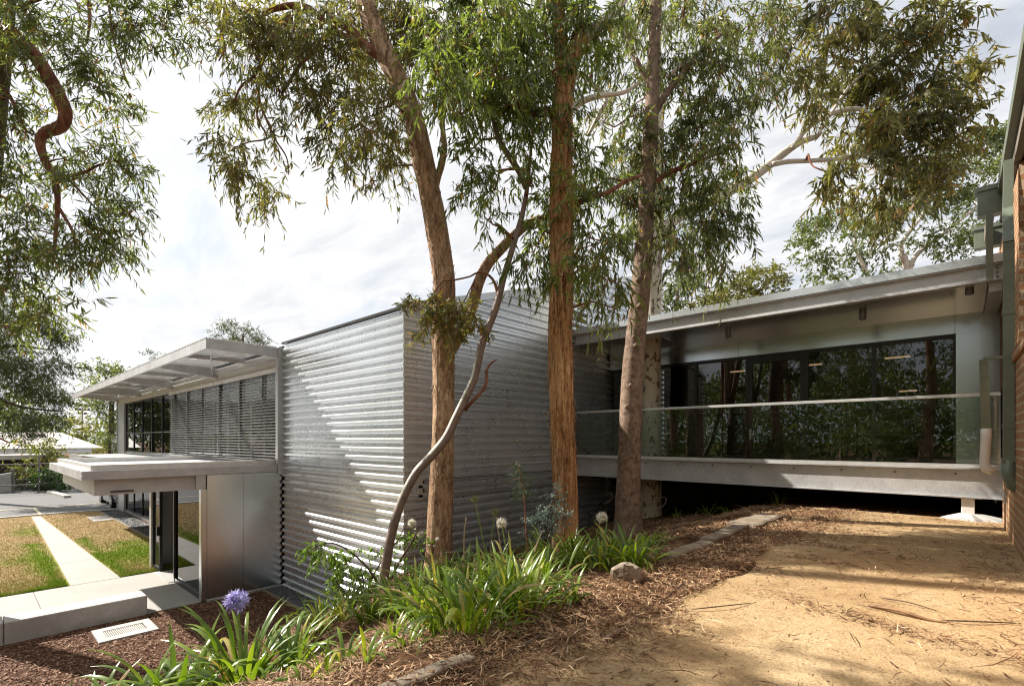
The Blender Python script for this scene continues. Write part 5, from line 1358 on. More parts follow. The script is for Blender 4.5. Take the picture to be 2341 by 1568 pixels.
bg_tree('bushy_tree', 'loose grey green tree behind the walkway roof next to the pale spotted trunk', by_, [by_, at(1545, 760, dp_), at(1550, 650, dp_)], [0.2, 0.16, 0.06], M['bark_grey'],
        pix_clumps([(1520, 690, 34, 24), (1560, 650, 42, 26), (1590, 660, 34, 30), (1540, 705, 40, 20), (1580, 620, 34, 18), (1500, 700, 26, 22)], dp_, 0.7), M['far_green'], 0.18, 0.075, 1.5)

# left background trees
dp_ = 25.0
bl_ = at(-40, 1005, dp_); bl_[2] = Z0
lc_ = [([at(-30, 800, dp_), at(40, 790, dp_), at(110, 800, dp_)], [0.12, 0.07, 0.03]), ([at(-30, 900, dp_), at(50, 930, dp_), at(140, 940, dp_)], [0.1, 0.06, 0.03])]
cl = [(0, 700, 60, 50), (50, 740, 60, 45), (110, 770, 45, 38), (140, 800, 26, 30), (20, 810, 60, 45), (80, 840, 55, 40), (125, 860, 40, 30), (10, 890, 60, 45), (70, 900, 60, 40), (125, 930, 40, 34), (30, 950, 60, 34), (95, 965, 50, 26), (-40, 800, 60, 70), (-40, 920, 60, 60), (150, 910, 22, 20), (150, 770, 20, 20), (40, 860, 50, 40), (20, 985, 40, 14), (75, 1000, 34, 12)]
bg_tree('casuarina_tree', 'dusky needle leaved casuarina at the left edge before the far fence', bl_, [bl_, at(-38, 950, dp_), at(-30, 800, dp_), at(-20, 700, dp_)], [0.22, 0.2, 0.14, 0.06], M['bark_dark'], pix_clumps(cl, dp_, 0.8), M['casuarina'], 0.24, 0.04, 1.25, 0.5, limbs=lc_, wide=0.5)


def left_bg(name, label, px, depth, rows, leafm, L, w, cover=1.3, group=None, hang=0.3, cat='tree', part='crown'):
    b_ = at(px, 1005, depth); b_[2] = Z0
    top = min(r[1] for r in rows)
    bg_tree(name, label, b_, [b_, at(px, (1005 + top) / 2 + 30, depth), at(px, top + 20, depth)], [0.006 * depth, 0.005 * depth, 0.002 * depth], M['bark_dark'], pix_clumps(rows, depth, 0.02 * depth), leafm, L, w, cover, hang, group, cat=cat, part=part)


left_bg('gum_tree', 'olive gum tree behind the pale roofed shed, left of the facade', 195, 66, [(165, 985, 20, 16), (190, 970, 24, 16), (215, 985, 22, 18), (175, 1005, 26, 14), (205, 1008, 26, 14), (230, 1000, 18, 16), (150, 1000, 16, 14)], M['far_yellow'], 0.5, 0.22, 1.2)
left_bg('gum_tree', 'dark tree touching the left end of the facade beyond the car park', 255, 48, [(225, 850, 26, 20), (255, 850, 26, 22), (270, 885, 24, 24), (235, 890, 24, 22), (215, 925, 22, 18), (250, 930, 28, 24), (270, 965, 22, 22), (240, 975, 26, 20), (265, 1005, 24, 20), (235, 1015, 26, 16), (200, 870, 14, 12), (285, 850, 14, 14)], M['gum'], 0.36, 0.11, 1.7)
left_bg('conifer_tree', 'dark conifer top showing above the sunshade', 555, 34, [(510, 765, 24, 16), (540, 752, 24, 18), (570, 770, 30, 18), (600, 775, 18, 14), (535, 790, 36, 18), (580, 795, 30, 16), (525, 745, 12, 10), (555, 830, 40, 30)], M['casuarina'], 0.26, 0.04, 1.1)
left_bg('conifer_tree', 'small tree tip showing above the middle of the sunshade', 352, 45, [(345, 815, 12, 8), (360, 810, 8, 8), (352, 840, 20, 16), (350, 870, 22, 20)], M['casuarina'], 0.26, 0.05, 0.9)
left_bg('shrub', 'round olive shrub over the flat roof of the shed', 103, 32.5, [(90, 1020, 20, 12), (110, 1022, 20, 14), (125, 1035, 16, 12), (95, 1045, 24, 12), (120, 1052, 24, 12), (100, 1070, 24, 20)], M['far_yellow'], 0.3, 0.08, 1.6, cat='shrub', part='foliage')
left_bg('shrub', 'shrub with yellow tips behind the fence at the left', 55, 31.6, [(40, 1072, 20, 10), (65, 1075, 20, 12), (50, 1090, 28, 12), (80, 1085, 16, 12)], M['far_yellow'], 0.25, 0.08, 1.6, cat='shrub', part='foliage')
left_bg('hedge_shrub', 'dense green clipped hedge behind the far fence', 95, 31.0, [(60, 1098, 20, 12), (90, 1092, 22, 14), (120, 1090, 22, 14), (150, 1092, 22, 14), (75, 1110, 26, 10), (110, 1110, 26, 10), (140, 1110, 26, 10)], M['hedge'], 0.22, 0.1, 2.2, cat='hedge', part='foliage')
left_bg('shrub', 'low olive shrub between the shed roof and the facade', 205, 58, [(185, 1030, 22, 12), (215, 1025, 24, 14), (240, 1030, 22, 14), (260, 1035, 20, 12), (200, 1042, 28, 8)], M['far_yellow'], 0.35, 0.1, 1.6, cat='shrub', part='foliage')
left_bg('gum_tree', 'distant green tree standing left behind the casuarina', 60, 75, [(20, 960, 40, 20), (70, 955, 40, 20), (110, 965, 34, 18), (60, 985, 60, 14), (140, 975, 20, 14)], M['far_green'], 0.5, 0.2, 1.3)

for i_, (x_, y_, h_) in enumerate(((-66, -9, 8.5), (-62, -3.5, 7.5), (-70, 2.0, 8.0), (-56, -14, 9), (-48, -22, 9), (-38, -28, 9))):
    b_ = np.array([x_, y_, Z0]); cl = [(b_ + (rng.normal(0, 1.8), rng.normal(0, 1.8), h_ * rng.uniform(0.2, 0.95)), np.array((1.5, 1.5, 1.1)) * rng.uniform(0.8, 1.2)) for _ in range(15)]
    bg_tree('gum_tree', ['tall dark gum tree behind the left part of the shed roof', 'tall dark gum tree behind the middle of the shed roof', 'tall dark gum tree behind the right end of the shed roof', 'dark gum tree mirrored in the upper facade panes beside the shed', 'dark gum tree mirrored in the upper facade panes beyond the shed', 'dark gum tree mirrored in the facade panes nearest the blinds'][i_], b_, [b_, b_ + (0, 0, h_ * 0.5), b_ + (0, 0, h_ * 0.9)], [0.3, 0.2, 0.08], M['bark_dark'], cl, M['gum'], 0.5, 0.2, 1.0, 0.5)
n_ = 50000
wx = rng.uniform(-45, 40, n_); wy = -20 - rng.random(n_) * 6; wz = rng.random(n_) ** 0.9 * (8.5 + 3 * vnoise(wx * 0.25, 0.5))
V, lo, si = leaf_geo(np.stack([wx, wy, Z0 + 0.3 + wz * 1.0], 1), rng.normal(size=(n_, 3)) + (0, 0, -0.5), rng.uniform(0.25, 0.5, n_), rng.uniform(0.12, 0.25, n_))
tag(mesh_obj('woodland', V, (lo, si), M['gum'], tint=np.repeat(np.clip(rng.normal(0.3, 0.2, n_), 0, 0.8), 6)), 'dark woodland mirrored as one mass in the window glass', 'woodland', kind='stuff')
# trees behind the viewer: they show in the window reflections and dapple the path
BEH = (((-6.5, -7.0, 9, 3.0), 'leafy gum tree mirrored in the left panes of the walkway'), ((-1.0, -9.5, 10, 3.4), 'broad gum tree mirrored in the middle panes of the walkway'), ((3.6, -8.0, 9, 3.0), 'gum tree mirrored in the rightmost pane of the walkway'),
       ((-12.0, -8.0, 9, 2.8), 'gum tree mirrored in the entrance glass beside the bench'), ((8.5, -6.0, 10, 3.2), 'gum tree mirrored beside the brick end of the walkway glass'), ((1.2, -14.0, 12, 3.6), 'tall gum tree mirrored far behind the middle walkway panes'),
       ((-4.5, -13.0, 12, 3.6), 'tall gum tree mirrored far behind the left walkway panes'), ((6.0, -15.0, 12, 3.6), 'tall gum tree mirrored far behind the right walkway panes'))
for (x, y, hgt, rad), lab in BEH:
    b_ = np.array([x, y, float(ground_h(x, y))])
    cl = [(b_ + (rng.normal(0, rad * 0.42), rng.normal(0, rad * 0.42), hgt * rng.uniform(0.06, 0.9)), np.array((1, 1, 0.8)) * rng.uniform(0.8, 1.3)) for _ in range(20)]
    bg_tree('gum_tree', lab, b_, [b_, b_ + (0.15, 0, hgt * 0.4), b_ + (-0.2, 0.1, hgt * 0.85)], [0.26, 0.2, 0.08], M['bark_brown'], cl, M['gum'], 0.18, 0.05, 0.8, 0.6)
b_ = np.array([-8.3, -2.6, Z0])
cl = [(np.array(c), np.array((r_, r_, r_ * 0.7))) for c, r_ in (((-8.2, -0.6, 5.0), 0.8), ((-7.2, -0.2, 5.6), 0.8), ((-9.2, -1.2, 5.8), 0.9), ((-8.4, -1.0, 7.0), 0.9), ((-6.6, -0.9, 4.9), 0.7), ((-7.4, -1.6, 6.4), 0.9), ((-9.6, -2.4, 6.6), 1.0), ((-6.2, -2.0, 6.2), 0.8), ((-5.6, -1.2, 6.0), 0.7), ((-8.8, -3.4, 7.6), 1.0), ((-7.0, -3.0, 7.4), 1.0))]
bg_tree('gum_tree', 'gum tree just outside the left edge whose crown dapples the front of the sand path', b_, [b_, b_ + (0.1, 0.2, 3.5), b_ + (0.2, 0.8, 7.5)], [0.22, 0.17, 0.06], M['bark_red'], cl, M['gum'], 0.16, 0.04, 1.25, 0.7)


b_ = np.array([2.2, -3.2, ZP])  # added out-of-view tree: its crown cuts the sky light on the near path
cl = [(np.array(c), np.array((r_, r_, r_ * 0.7))) for c, r_ in (((-3.0, -0.6, 6.0), 1.1), ((-1.2, 0.0, 6.4), 1.1), ((0.6, 0.2, 6.2), 1.1), ((2.2, 0.4, 6.6), 1.1), ((-2.2, -2.0, 6.6), 1.2), ((0.0, -1.8, 7.2), 1.2), ((2.0, -1.6, 7.4), 1.2), ((4.0, -0.6, 6.8), 1.1), ((-4.0, -2.2, 5.6), 1.0), ((1.0, -3.6, 7.0), 1.2), ((3.6, -3.0, 7.4), 1.2), ((-1.0, -3.6, 6.6), 1.1))]
bg_tree('gum_tree', 'unseen gum tree added behind the viewer, its crown blocking sky light over the near path', b_, [b_, b_ + (-0.2, 0.2, 3.5), b_ + (-0.6, 0.8, 7.8)], [0.26, 0.2, 0.08], M['bark_brown'], cl, M['gum'], 0.2, 0.05, 1.0, 0.7)


# ---- strap leaf lilies (agapanthus)
def strap_leaves(base, n, Lr, wr, upmin=0.9, spread=0.06, yellow=0.09, sideb=None):
    V = []; Fc = []; T = []
    for i in range(n):
        az = rng.random() * 6.283 if sideb is None else sideb + rng.normal(0, 0.9)
        L = rng.uniform(*Lr); w = rng.uniform(*wr); el = rng.uniform(upmin, 1.48)
        droop = rng.uniform(0.6, 2.0) * (1.0 if rng.random() < 0.7 else 1.9)
        o_ = base + np.array((math.cos(az), math.sin(az), 0)) * spread * rng.random() * (1.6 if n > 30 else 1.0) + (0, 0, -0.02)
        p = o_.copy(); K = 8; b0 = len(V)
        s_ = np.array((-math.sin(az), math.cos(az), 0)); tw = rng.normal(0, 0.25)
        t0 = np.clip(rng.normal(0.34, 0.14), 0.02, 0.62)
        if rng.random() < yellow: t0 = rng.choice((0.72, 0.85, 1.0))
        e = el
        for k in range(K + 1):
            t = k / K
            d = np.array((math.cos(az) * math.cos(e), math.sin(az) * math.cos(e), math.sin(e)))
            nn = np.cross(s_, d)
            ww = w * min(1, 0.55 + t * 2.2) * (1 - max(0, (t - 0.62) / 0.38) ** 1.8) * 0.5 + 0.0006
            sd = s_ * math.cos(tw * t) + nn * math.sin(tw * t)
            V += [p - sd * ww + nn * ww * 0.28, p.copy(), p + sd * ww + nn * ww * 0.28]
            T += [np.clip(t0 + (0.15 if t < 0.12 else 0), 0, 1)] * 3
            p = p + d * L / K; e -= droop / K * (0.35 + 1.5 * t)
            p[2] = max(p[2], float(base[2]) - 0.12)
        for k in range(K):
            a = b0 + k * 3
            Fc += [(a, a + 1, a + 4, a + 3), (a + 1, a + 2, a + 5, a + 4)]
    return V, Fc, T


def umbel(parent, c, r, mat, n, kind='open', stalkm=None):
    V = []; Fc = []; T = []; sv = MB()
    for i in range(n):
        z = 1 - 2 * (i + 0.5) / n; a = i * 2.39996; d = np.array((math.sqrt(1 - z * z) * math.cos(a), math.sqrt(1 - z * z) * math.sin(a), z))
        if kind == 'open' and z < -0.75: continue
        d = unit(d + rng.normal(0, 0.12, 3)); L = r * rng.uniform(0.75, 1.05)
        if kind == 'droop': d = unit(d + (0, 0, -0.5)); 
        m0 = c + d * L * 0.5; p1 = c + d * L
        sv.bar(c, m0, 0.0035, 0.0035)
        s_ = unit(np.cross(d, (0.2, 0.3, 0.8))); t_ = np.cross(d, s_); pw = r * (0.40 if kind == 'open' else 0.13)
        b0 = len(V); V.append(m0)
        for k in range(6):
            q = k * math.pi / 3
            V.append(m0 + d * L * 0.28 + (s_ * math.cos(q) + t_ * math.sin(q)) * pw * 0.35)
            V.append(p1 + (s_ * math.cos(q + 0.52) + t_ * math.sin(q + 0.52)) * pw + d * rng.normal(0, 0.006))
        for k in range(6):
            k2 = (k + 1) % 6
            Fc.append((b0, b0 + 1 + 2 * k, b0 + 1 + 2 * k2)); Fc.append((b0 + 1 + 2 * k, b0 + 2 + 2 * k, b0 + 1 + 2 * k2))
        tt = rng.random(); T += [tt] * 13
    fo = mesh_obj('flower_head', V, Fc, mat, parent, tint=T)
    sv.build('flower_stem', stalkm or M['stem'], fo)


SRC = []


def lily(px, py, label, n=26, L=(0.34, 0.56), w=(0.020, 0.034), upmin=0.8, lift=0.0, pos=None, spread=0.07, sc=1.0):
    b_ = on_ground(px, py) if pos is None else np.array(pos, float)
    b_ = np.array([b_[0], b_[1], float(ground_h(b_[0], b_[1]))])
    o = thing('strap_leaf_plant', label, 'plant', b_, 'strap leaf lilies along the bank')
    V, Fc, T = strap_leaves(b_, n, (L[0] * sc, L[1] * sc), w, upmin, spread)
    mesh_obj('leaves', V, Fc, M['strap'], o, tint=T, smooth=True)
    return o, b_


def stalk(o, P, r=0.006, m=None): 
    Q = spline(np.array(P, float), 0.05); V, Fc = tube_geo(Q, np.linspace(r * 1.15, r * 0.8, len(Q)), 7); return mesh_obj('stalk', V, Fc, m or M['stem'], o, smooth=True)


# front clump with the purple flower
o, b_ = lily(0, 0, 'large strap leaf lily in front carrying the single purple flower head', 84, (0.48, 0.84), (0.024, 0.038), 0.72, pos=(-3.75, 1.33, -2), spread=0.10)
dF = -SN * b_[0] + CS * b_[1]
hd = at(542, 1374, dF)
stalk(o, [b_ + (0, 0, 0), b_ * 0.5 + hd * 0.5 + (0.01, 0, 0), hd], 0.010); umbel(o, hd, 0.09, M['purple'], 40, 'open')
lily(0, 0, 'strap leaf lily at the bottom edge left of the purple flowered one', 46, (0.46, 0.8), (0.026, 0.038), 0.6, pos=(-3.95, 0.98, -2), spread=0.08)
lily(0, 0, 'small strap leaf lily right beside the purple flowered one', 30, (0.40, 0.62), (0.022, 0.034), 0.8, pos=(-3.55, 1.58, -2), spread=0.08)
lily(0, 0, 'strap leaf lily at the bottom edge with one tall upright blade, second from the left', 26, (0.42, 0.7), (0.028, 0.044), 0.85, pos=(-4.1, 0.55, -2), spread=0.06)
lily(0, 0, 'strap leaf lily whose tips just enter the bottom left corner', 26, (0.4, 0.62), (0.024, 0.036), 0.6, pos=(-4.15, 0.30, -2), spread=0.06)
lily(0, 0, 'low strap leaf lily at the bottom edge between the two leftmost clumps', 30, (0.4, 0.66), (0.026, 0.038), 0.7, pos=(-4.0, 0.75, -2), spread=0.06)

spots = [
    (700, 1566, 10, 0.5, 'small dark strap leaf tuft at the bottom edge right of the purple flowered clump'),
    (745, 1548, 8, 0.5, 'small upright strap leaf tuft at the bottom, left of the bare soil'),
    (790, 1520, 12, 0.6, 'upright dark strap leaf tuft on bare soil below the big clumps'),
    (838, 1512, 9, 0.55, 'narrow upright strap leaf tuft on bare soil, right of its darker twin'),
    (868, 1475, 6, 0.35, 'tiny strap leaf shoot on the bare soil under the middle of the bank'),
    (735, 1435, 40, 1.0, 'sprawling strap leaf clump at the left end of the bank, leaves trailing over the mulch'),
    (790, 1410, 40, 1.0, 'strap leaf clump at the foot of the leaning sapling, left side'),
    (850, 1418, 36, 1.0, 'strap leaf clump directly below the leaning sapling'),
    (905, 1400, 34, 1.05, 'strap leaf clump right of the foot of the leaning sapling'),
    (960, 1420, 40, 1.1, 'tall strap leaf clump in the middle of the bank below the brown trunk'),
    (1010, 1440, 36, 1.05, 'front strap leaf clump in the middle of the bank with long outer leaves'),
    (1062, 1450, 34, 1.0, 'front strap leaf clump with one yellowing leaf drooping to the soil'),
    (1110, 1425, 34, 1.0, 'front strap leaf clump at the right of the dense mass'),
    (950, 1355, 34, 1.0, 'strap leaf clump just below the base of the brown trunk'),
    (1010, 1345, 34, 1.0, 'strap leaf clump right of the base of the brown trunk'),
    (1065, 1345, 32, 1.0, 'strap leaf clump behind the dense mass, second right of the brown trunk'),
    (1120, 1350, 34, 1.0, 'strap leaf clump under the drying flower heads'),
    (1175, 1350, 30, 0.95, 'strap leaf clump between the drying flower heads and the orange trunk'),
    (1205, 1400, 24, 0.85, 'loose strap leaf clump with a broad pale leaf, right edge of the dense mass'),
    (1160, 1395, 28, 0.95, 'strap leaf clump filling the right half of the dense mass'),
    (900, 1465, 16, 0.6, 'small strap leaf tuft on the slope below the dense mass'),
    (935, 1480, 12, 0.5, 'smaller strap leaf tuft on the slope, right of its neighbour'),
    (1240, 1340, 20, 0.8, 'strap leaf clump in light shade left of the single fan plant'),
    (1312, 1375, 11, 0.72, 'single fan of strap leaves standing alone on the leaf litter'),
    (1265, 1295, 32, 1.0, 'strap leaf clump at the left foot of the orange trunk'),
    (1315, 1290, 34, 0.95, 'strap leaf clump spreading in front of the orange trunk'),
    (1370, 1295, 26, 0.85, 'strap leaf clump carrying the white flower head, right of the orange trunk'),
    (1412, 1302, 26, 0.9, 'strap leaf clump directly behind the boulder'),
    (1452, 1300, 22, 0.85, 'strap leaf clump just right of the boulder'),
    (1430, 1265, 22, 0.8, 'strap leaf clump behind the ones at the boulder, under the grey trunk'),
    (1490, 1245, 16, 0.65, 'small strap leaf clump at the right foot of the grey trunk'),
    (1468, 1255, 16, 0.7, 'small strap leaf clump touching the foot of the grey trunk'),
]
lil = {}
for x, y, n_, sc, lab in spots:
    lil[(x, y)] = lily(x, y, lab, int(n_ * (1.0 if n_ < 18 else 1.65)), (0.32, 0.60), (0.015, 0.024) if sc < 0.8 else (0.017, 0.029), 0.85, sc=sc, spread=0.05 if n_ < 20 else 0.13)
for q, n_, sc, lab in (((-4.15, 9.55), 16, 0.7, 'dim strap leaf clump in the shade under the walkway, right of the pale trunk'), ((-3.55, 9.6), 18, 0.7, 'dim strap leaf clump in the shade under the walkway, middle one'), ((-3.1, 9.45), 9, 0.5, 'small strap leaf tuft at the edge of the shade under the walkway'), ((-2.35, 9.7), 16, 0.6, 'grassy strap leaf tuft hanging in the dark right under the beam')):
    lily(0, 0, lab, n_, (0.34, 0.56), (0.018, 0.028), 0.7, pos=(q[0], q[1], -1.5), sc=sc)
for key, hx, hy, r_, mt, kd, n_, stm in (((1120, 1350), 1085, 1138, 0.055, 'seed', 'droop', 44, 'stem'), ((1120, 1350), 1132, 1168, 0.06, 'seed', 'droop', 44, 'stem'), ((1175, 1350), 1147, 1196, 0.052, 'white_petal', 'open', 40, 'stem'), ((1370, 1295), 1376, 1183, 0.062, 'white_petal', 'open', 44, 'stem')):
    o, b_ = lil[key]; dd = -SN * b_[0] + CS * b_[1]; hd = at(hx, hy, dd + rng.normal(0, 0.05))
    stalk(o, [b_, b_ * 0.45 + hd * 0.55 + rng.normal(0, 0.015, 3), hd], 0.0065); umbel(o, hd, r_, M[mt], n_, kd)
o, b_ = lil[(1065, 1345)]; dd = -SN * b_[0] + CS * b_[1]
stalk(o, [at(1062, 1290, dd), at(1061, 1230, dd), at(1066, 1182, dd)], 0.008, M['dry_stem'])
o, b_ = lil[(1120, 1350)]; dd = -SN * b_[0] + CS * b_[1]
stalk(o, [at(1148, 1270, dd), at(1140, 1220, dd), at(1134, 1182, dd)], 0.007, M['dry_stem'])
# one long yellowing leaf
V, Fc, T = strap_leaves(lil[(1062, 1450)][1] + (0.0, -0.03, 0.05), 2, (0.5, 0.55), (0.04, 0.045), 0.2, 0.01, 1.0, -1.9)
mesh_obj('yellow_leaf', V, Fc, M['strap'], lil[(1062, 1450)][0], tint=np.clip(np.array(T) * 0.85, 0, 1), smooth=True)

# ---- twining shrub by the sapling foot
tv = Tree('vine_shrub', 'twiggy shrub of hanging bright leaves around the foot of the leaning sapling', 'shrub', on_ground(860, 1375))
dv = D5 + 0.25
for pix in ([(880, 1370, 5), (850, 1310, 5), (800, 1260, 4), (750, 1240, 3), (700, 1262, 2)], [(880, 1360, 5), (910, 1290, 5), (940, 1240, 4), (960, 1200, 2)], [(900, 1350, 5), (950, 1290, 4), (1010, 1265, 3), (1060, 1262, 2)], [(850, 1320, 4), (880, 1270, 4), (905, 1240, 3), (930, 1195, 2)]):
    tv.plimb('stem', pix, dv, M['twig'], sides=6, step=0.05)
for q in ((740, 1262, 40, 22, 1.1), (705, 1262, 22, 20, 1.0), (790, 1290, 40, 36, 1.1), (830, 1330, 40, 36, 1.2), (770, 1330, 32, 30, 0.9), (860, 1260, 30, 20, 0.5)):
    tv.clump(at(q[0], q[1], dv), np.array((q[2], q[2] * 0.7, q[3])) * dv / F, L=0.085, w=0.022, cover=q[4] * 1.2, hang=0.9, sub=3, rust=0, twl=(0.08, 0.2), tone=0.15)
for q in ((925, 1230, 30, 26, 0.8), (960, 1235, 32, 26, 0.6), (900, 1290, 34, 28, 0.7), (1020, 1270, 30, 16, 0.6), (1065, 1280, 30, 18, 0.5)):
    tv.clump(at(q[0], q[1], dv + 0.2), np.array((q[2], q[2] * 0.7, q[3])) * dv / F, L=0.06, w=0.038, cover=q[4], hang=0.2, sub=3, rust=0, twl=(0.08, 0.2), tone=0.1, per=6)
tv.finish(M['vine'], M['twig'], wide=0.4, crown='foliage')
for (x, y, r_) in ((942, 1196, 0.07), (962, 1222, 0.05), (1000, 1232, 0.03)):
    umbel(tv.o, at(x, y, dv - 0.02), r_, M['white_petal'], 46, 'open')
# ---- silver wattle and pine seedling in front of the side wall
tw_ = Tree('silver_wattle', 'blue grey feathery wattle shrub beside the orange trunk', 'shrub', on_ground(1255, 1240))
dw = D2 - 0.5
tw_.plimb('stem', [(1255, 1245, 5), (1250, 1200, 4), (1262, 1150, 3), (1275, 1115, 2)], dw, M['twig'], sides=6)
for q in ((1250, 1185, 34, 22), (1235, 1215, 34, 22), (1268, 1150, 26, 20), (1285, 1185, 20, 14), (1225, 1190, 20, 20), (1275, 1125, 14, 12), (1262, 1210, 26, 18)):
    tw_.clump(at(q[0], q[1], dw + rng.normal(0, 0.08)), np.array((q[2], q[2], q[3])) * dw / F, L=0.05, w=0.012, cover=0.95, hang=0.05, sub=4, rust=0, twl=(0.08, 0.16), tone=0.1, per=16)
tw_.finish(M['wattle'], M['twig'], crown='foliage')
tp_ = Tree('pine_seedling', 'spindly pine seedling with sparse needles before the louvre', 'seedling', on_ground(1208, 1275))
dpn = D2 - 0.6
tp_.plimb('trunk', [(1208, 1280, 4), (1202, 1200, 3.5), (1198, 1130, 3), (1192, 1090, 2.5), (1184, 1062, 1.5)], dpn, M['bark_red'], sides=6)
for q in ((1196, 1080, 18, 12), (1188, 1115, 20, 12), (1205, 1135, 20, 12), (1180, 1065, 12, 8), (1190, 1095, 22, 12), (1210, 1110, 14, 10)):
    tp_.clump(at(q[0], q[1], dpn), np.array((q[2], q[2], q[3])) * dpn / F, L=0.12, w=0.004, cover=0.5, hang=0.35, sub=3, rust=0, twl=(0.03, 0.08), tone=0.1, per=14)
tp_.finish(M['hedge'], M['twig'], crown='needles')

# ================================================================== LITTER AND MULCH
def scatter(name, label, xs, ys, mat, Lr, wr, lift=0.012, tilt=0.25, tints=None, cat='litter', curve=0.25, sheet_z=None):
    n = len(xs)
    a = rng.random(n) * 6.283
    D = np.stack([np.cos(a), np.sin(a), rng.normal(0, tilt, n)], 1)
    z = ground_h(xs, ys) + lift + np.abs(rng.normal(0, 0.012, n))
    B = np.stack([xs, ys, z], 1)
    L = rng.uniform(*Lr, n); w = rng.uniform(*wr, n); D = unit(D)
    S = unit(np.cross(np.array((0, 0, 1.0)) + rng.normal(0, 0.45, (n, 3)), D)); Nn = np.cross(D, S)
    cv = rng.normal(0, curve, n)[:, None] * L[:, None]; bd = rng.normal(0.0, 0.2, n)[:, None] * L[:, None]
    def pt(t): return B + D * (L * t)[:, None] + S * cv * t * t + Nn * bd * t * (1 - t) * 2
    w2 = (w / 2)[:, None]
    V = np.stack([B, pt(0.38) - S * w2, pt(0.38) + S * w2, pt(0.7) - S * w2 * 0.75, pt(0.7) + S * w2 * 0.75, pt(1.0)], 1).reshape(-1, 3)
    loops = ((np.arange(n) * 6)[:, None] + np.array([0, 2, 1, 1, 2, 4, 3, 3, 4, 5])).ravel()
    T = tints if tints is not None else np.clip(rng.beta(2, 2, n), 0, 1)
    tag(mesh_obj(name, V, (loops, np.tile(np.array([3, 4, 3], np.int32), n)), mat, tint=np.repeat(T, 6)), label, cat, kind='stuff')


# bank litter: dense along the path edge, thinner uphill, drifts on the sand
N = 52000
lx_ = -1.40 - np.abs(rng.normal(0, 1.15, N)); ly_ = rng.uniform(0.6, 9.3, N)
lx_ = lx_ - 0.24 * np.clip((3.2 - ly_) / 1.4, 0, 1)
k = (vnoise(lx_ * 1.3, ly_ * 1.3) > -0.35) & (lx_ > -5.5)
lx_, ly_ = lx_[k], ly_[k]
x2 = -1.50 + np.abs(rng.normal(0, 0.27, 12000)); y2 = rng.uniform(0.8, 9.3, 12000); x2 = x2 - 0.24 * np.clip((3.2 - y2) / 1.4, 0, 1)
k = vnoise(x2 * 1.7 + 9, y2 * 0.9) > -0.05 + 0.1 * (y2 < 3) + 0.9 * (x2 + 1.2)
x2, y2 = x2[k], y2[k]
# drifts across the sand
dx, dy = [], []
for cx_, cy_, sx_, sy_, n_, rot in ((-1.0, 6.0, 0.45, 0.10, 420, 0.1), (-0.9, 7.0, 0.5, 0.1, 420, 0.0), (-0.8, 5.2, 0.3, 0.07, 200, 0.15), (-0.35, 3.7, 0.45, 0.07, 520, 0.25), (0.25, 5.9, 0.12, 0.5, 260, 0), (0.33, 7.5, 0.09, 0.8, 260, 0), (0.28, 4.2, 0.1, 0.5, 200, 0), (-0.6, 8.1, 0.8, 0.15, 420, 0), (-0.2, 8.9, 0.8, 0.2, 500, 0), (0.1, 6.6, 0.4, 0.06, 120, 0.1), (-1.2, 4.6, 0.25, 0.2, 260, 0)):
    a, b_ = rng.normal(0, sx_, n_), rng.normal(0, sy_, n_)
    dx.append(cx_ + a * math.cos(rot) + b_ * math.sin(rot)); dy.append(cy_ - a * math.sin(rot) + b_ * math.cos(rot))
dx.append(rng.uniform(-1.7, 0.4, 420)); dy.append(rng.uniform(1.2, 9.2, 420))
dx, dy = np.concatenate(dx), np.concatenate(dy)
k = dx < 0.43
lx_ = np.concatenate([lx_, x2, dx[k]]); ly_ = np.concatenate([ly_, y2, dy[k]])
scatter('leaf_litter', 'dry brown gum leaves strewn over the bank and along the sand path', lx_, ly_, M['litter'], (0.025, 0.10), (0.003, 0.010), tints=np.clip(rng.beta(1.3, 2.3, len(lx_)) + 0.12 * vnoise(lx_ * 2, ly_ * 2), 0, 1))
# fine twigs
n_ = 1700
scatter('twig_litter', 'thin dark twigs scattered on the sand path and bank', np.concatenate([rng.uniform(-1.8, 0.4, 420), rng.uniform(-4, -1.8, n_ - 420)]), rng.uniform(0.9, 9.3, n_), M['litter'], (0.06, 0.30), (0.003, 0.008), 0.014, 0.05, np.clip(rng.beta(1, 3, n_), 0, 0.8))
nf = 3200
fx_ = rng.uniform(-1.7, 0.44, nf); fy_ = rng.uniform(0.9, 9.2, nf)
scatter('bark_crumbs', 'tiny dark crumbs of bark and seed speckling the sand path', fx_, fy_, M['litter'], (0.006, 0.020), (0.003, 0.007), 0.006, 0.15, np.clip(rng.normal(0.1, 0.12, nf), 0, 0.5))
# mulch chips
N = 26000
mx_ = rng.uniform(-10.9, -5.2, N); my_ = rng.uniform(-0.2, 4.2, N)
k = ~((mx_ > -10.7) & (mx_ < -9.88) & (my_ > 1.35) & (my_ < 2.22))
scatter('mulch_chips', 'reddish brown bark chips covering the flat garden bed', mx_[k], my_[k], M['chips'], (0.03, 0.09), (0.008, 0.02), 0.012, 0.2, cat='mulch', curve=0.1)


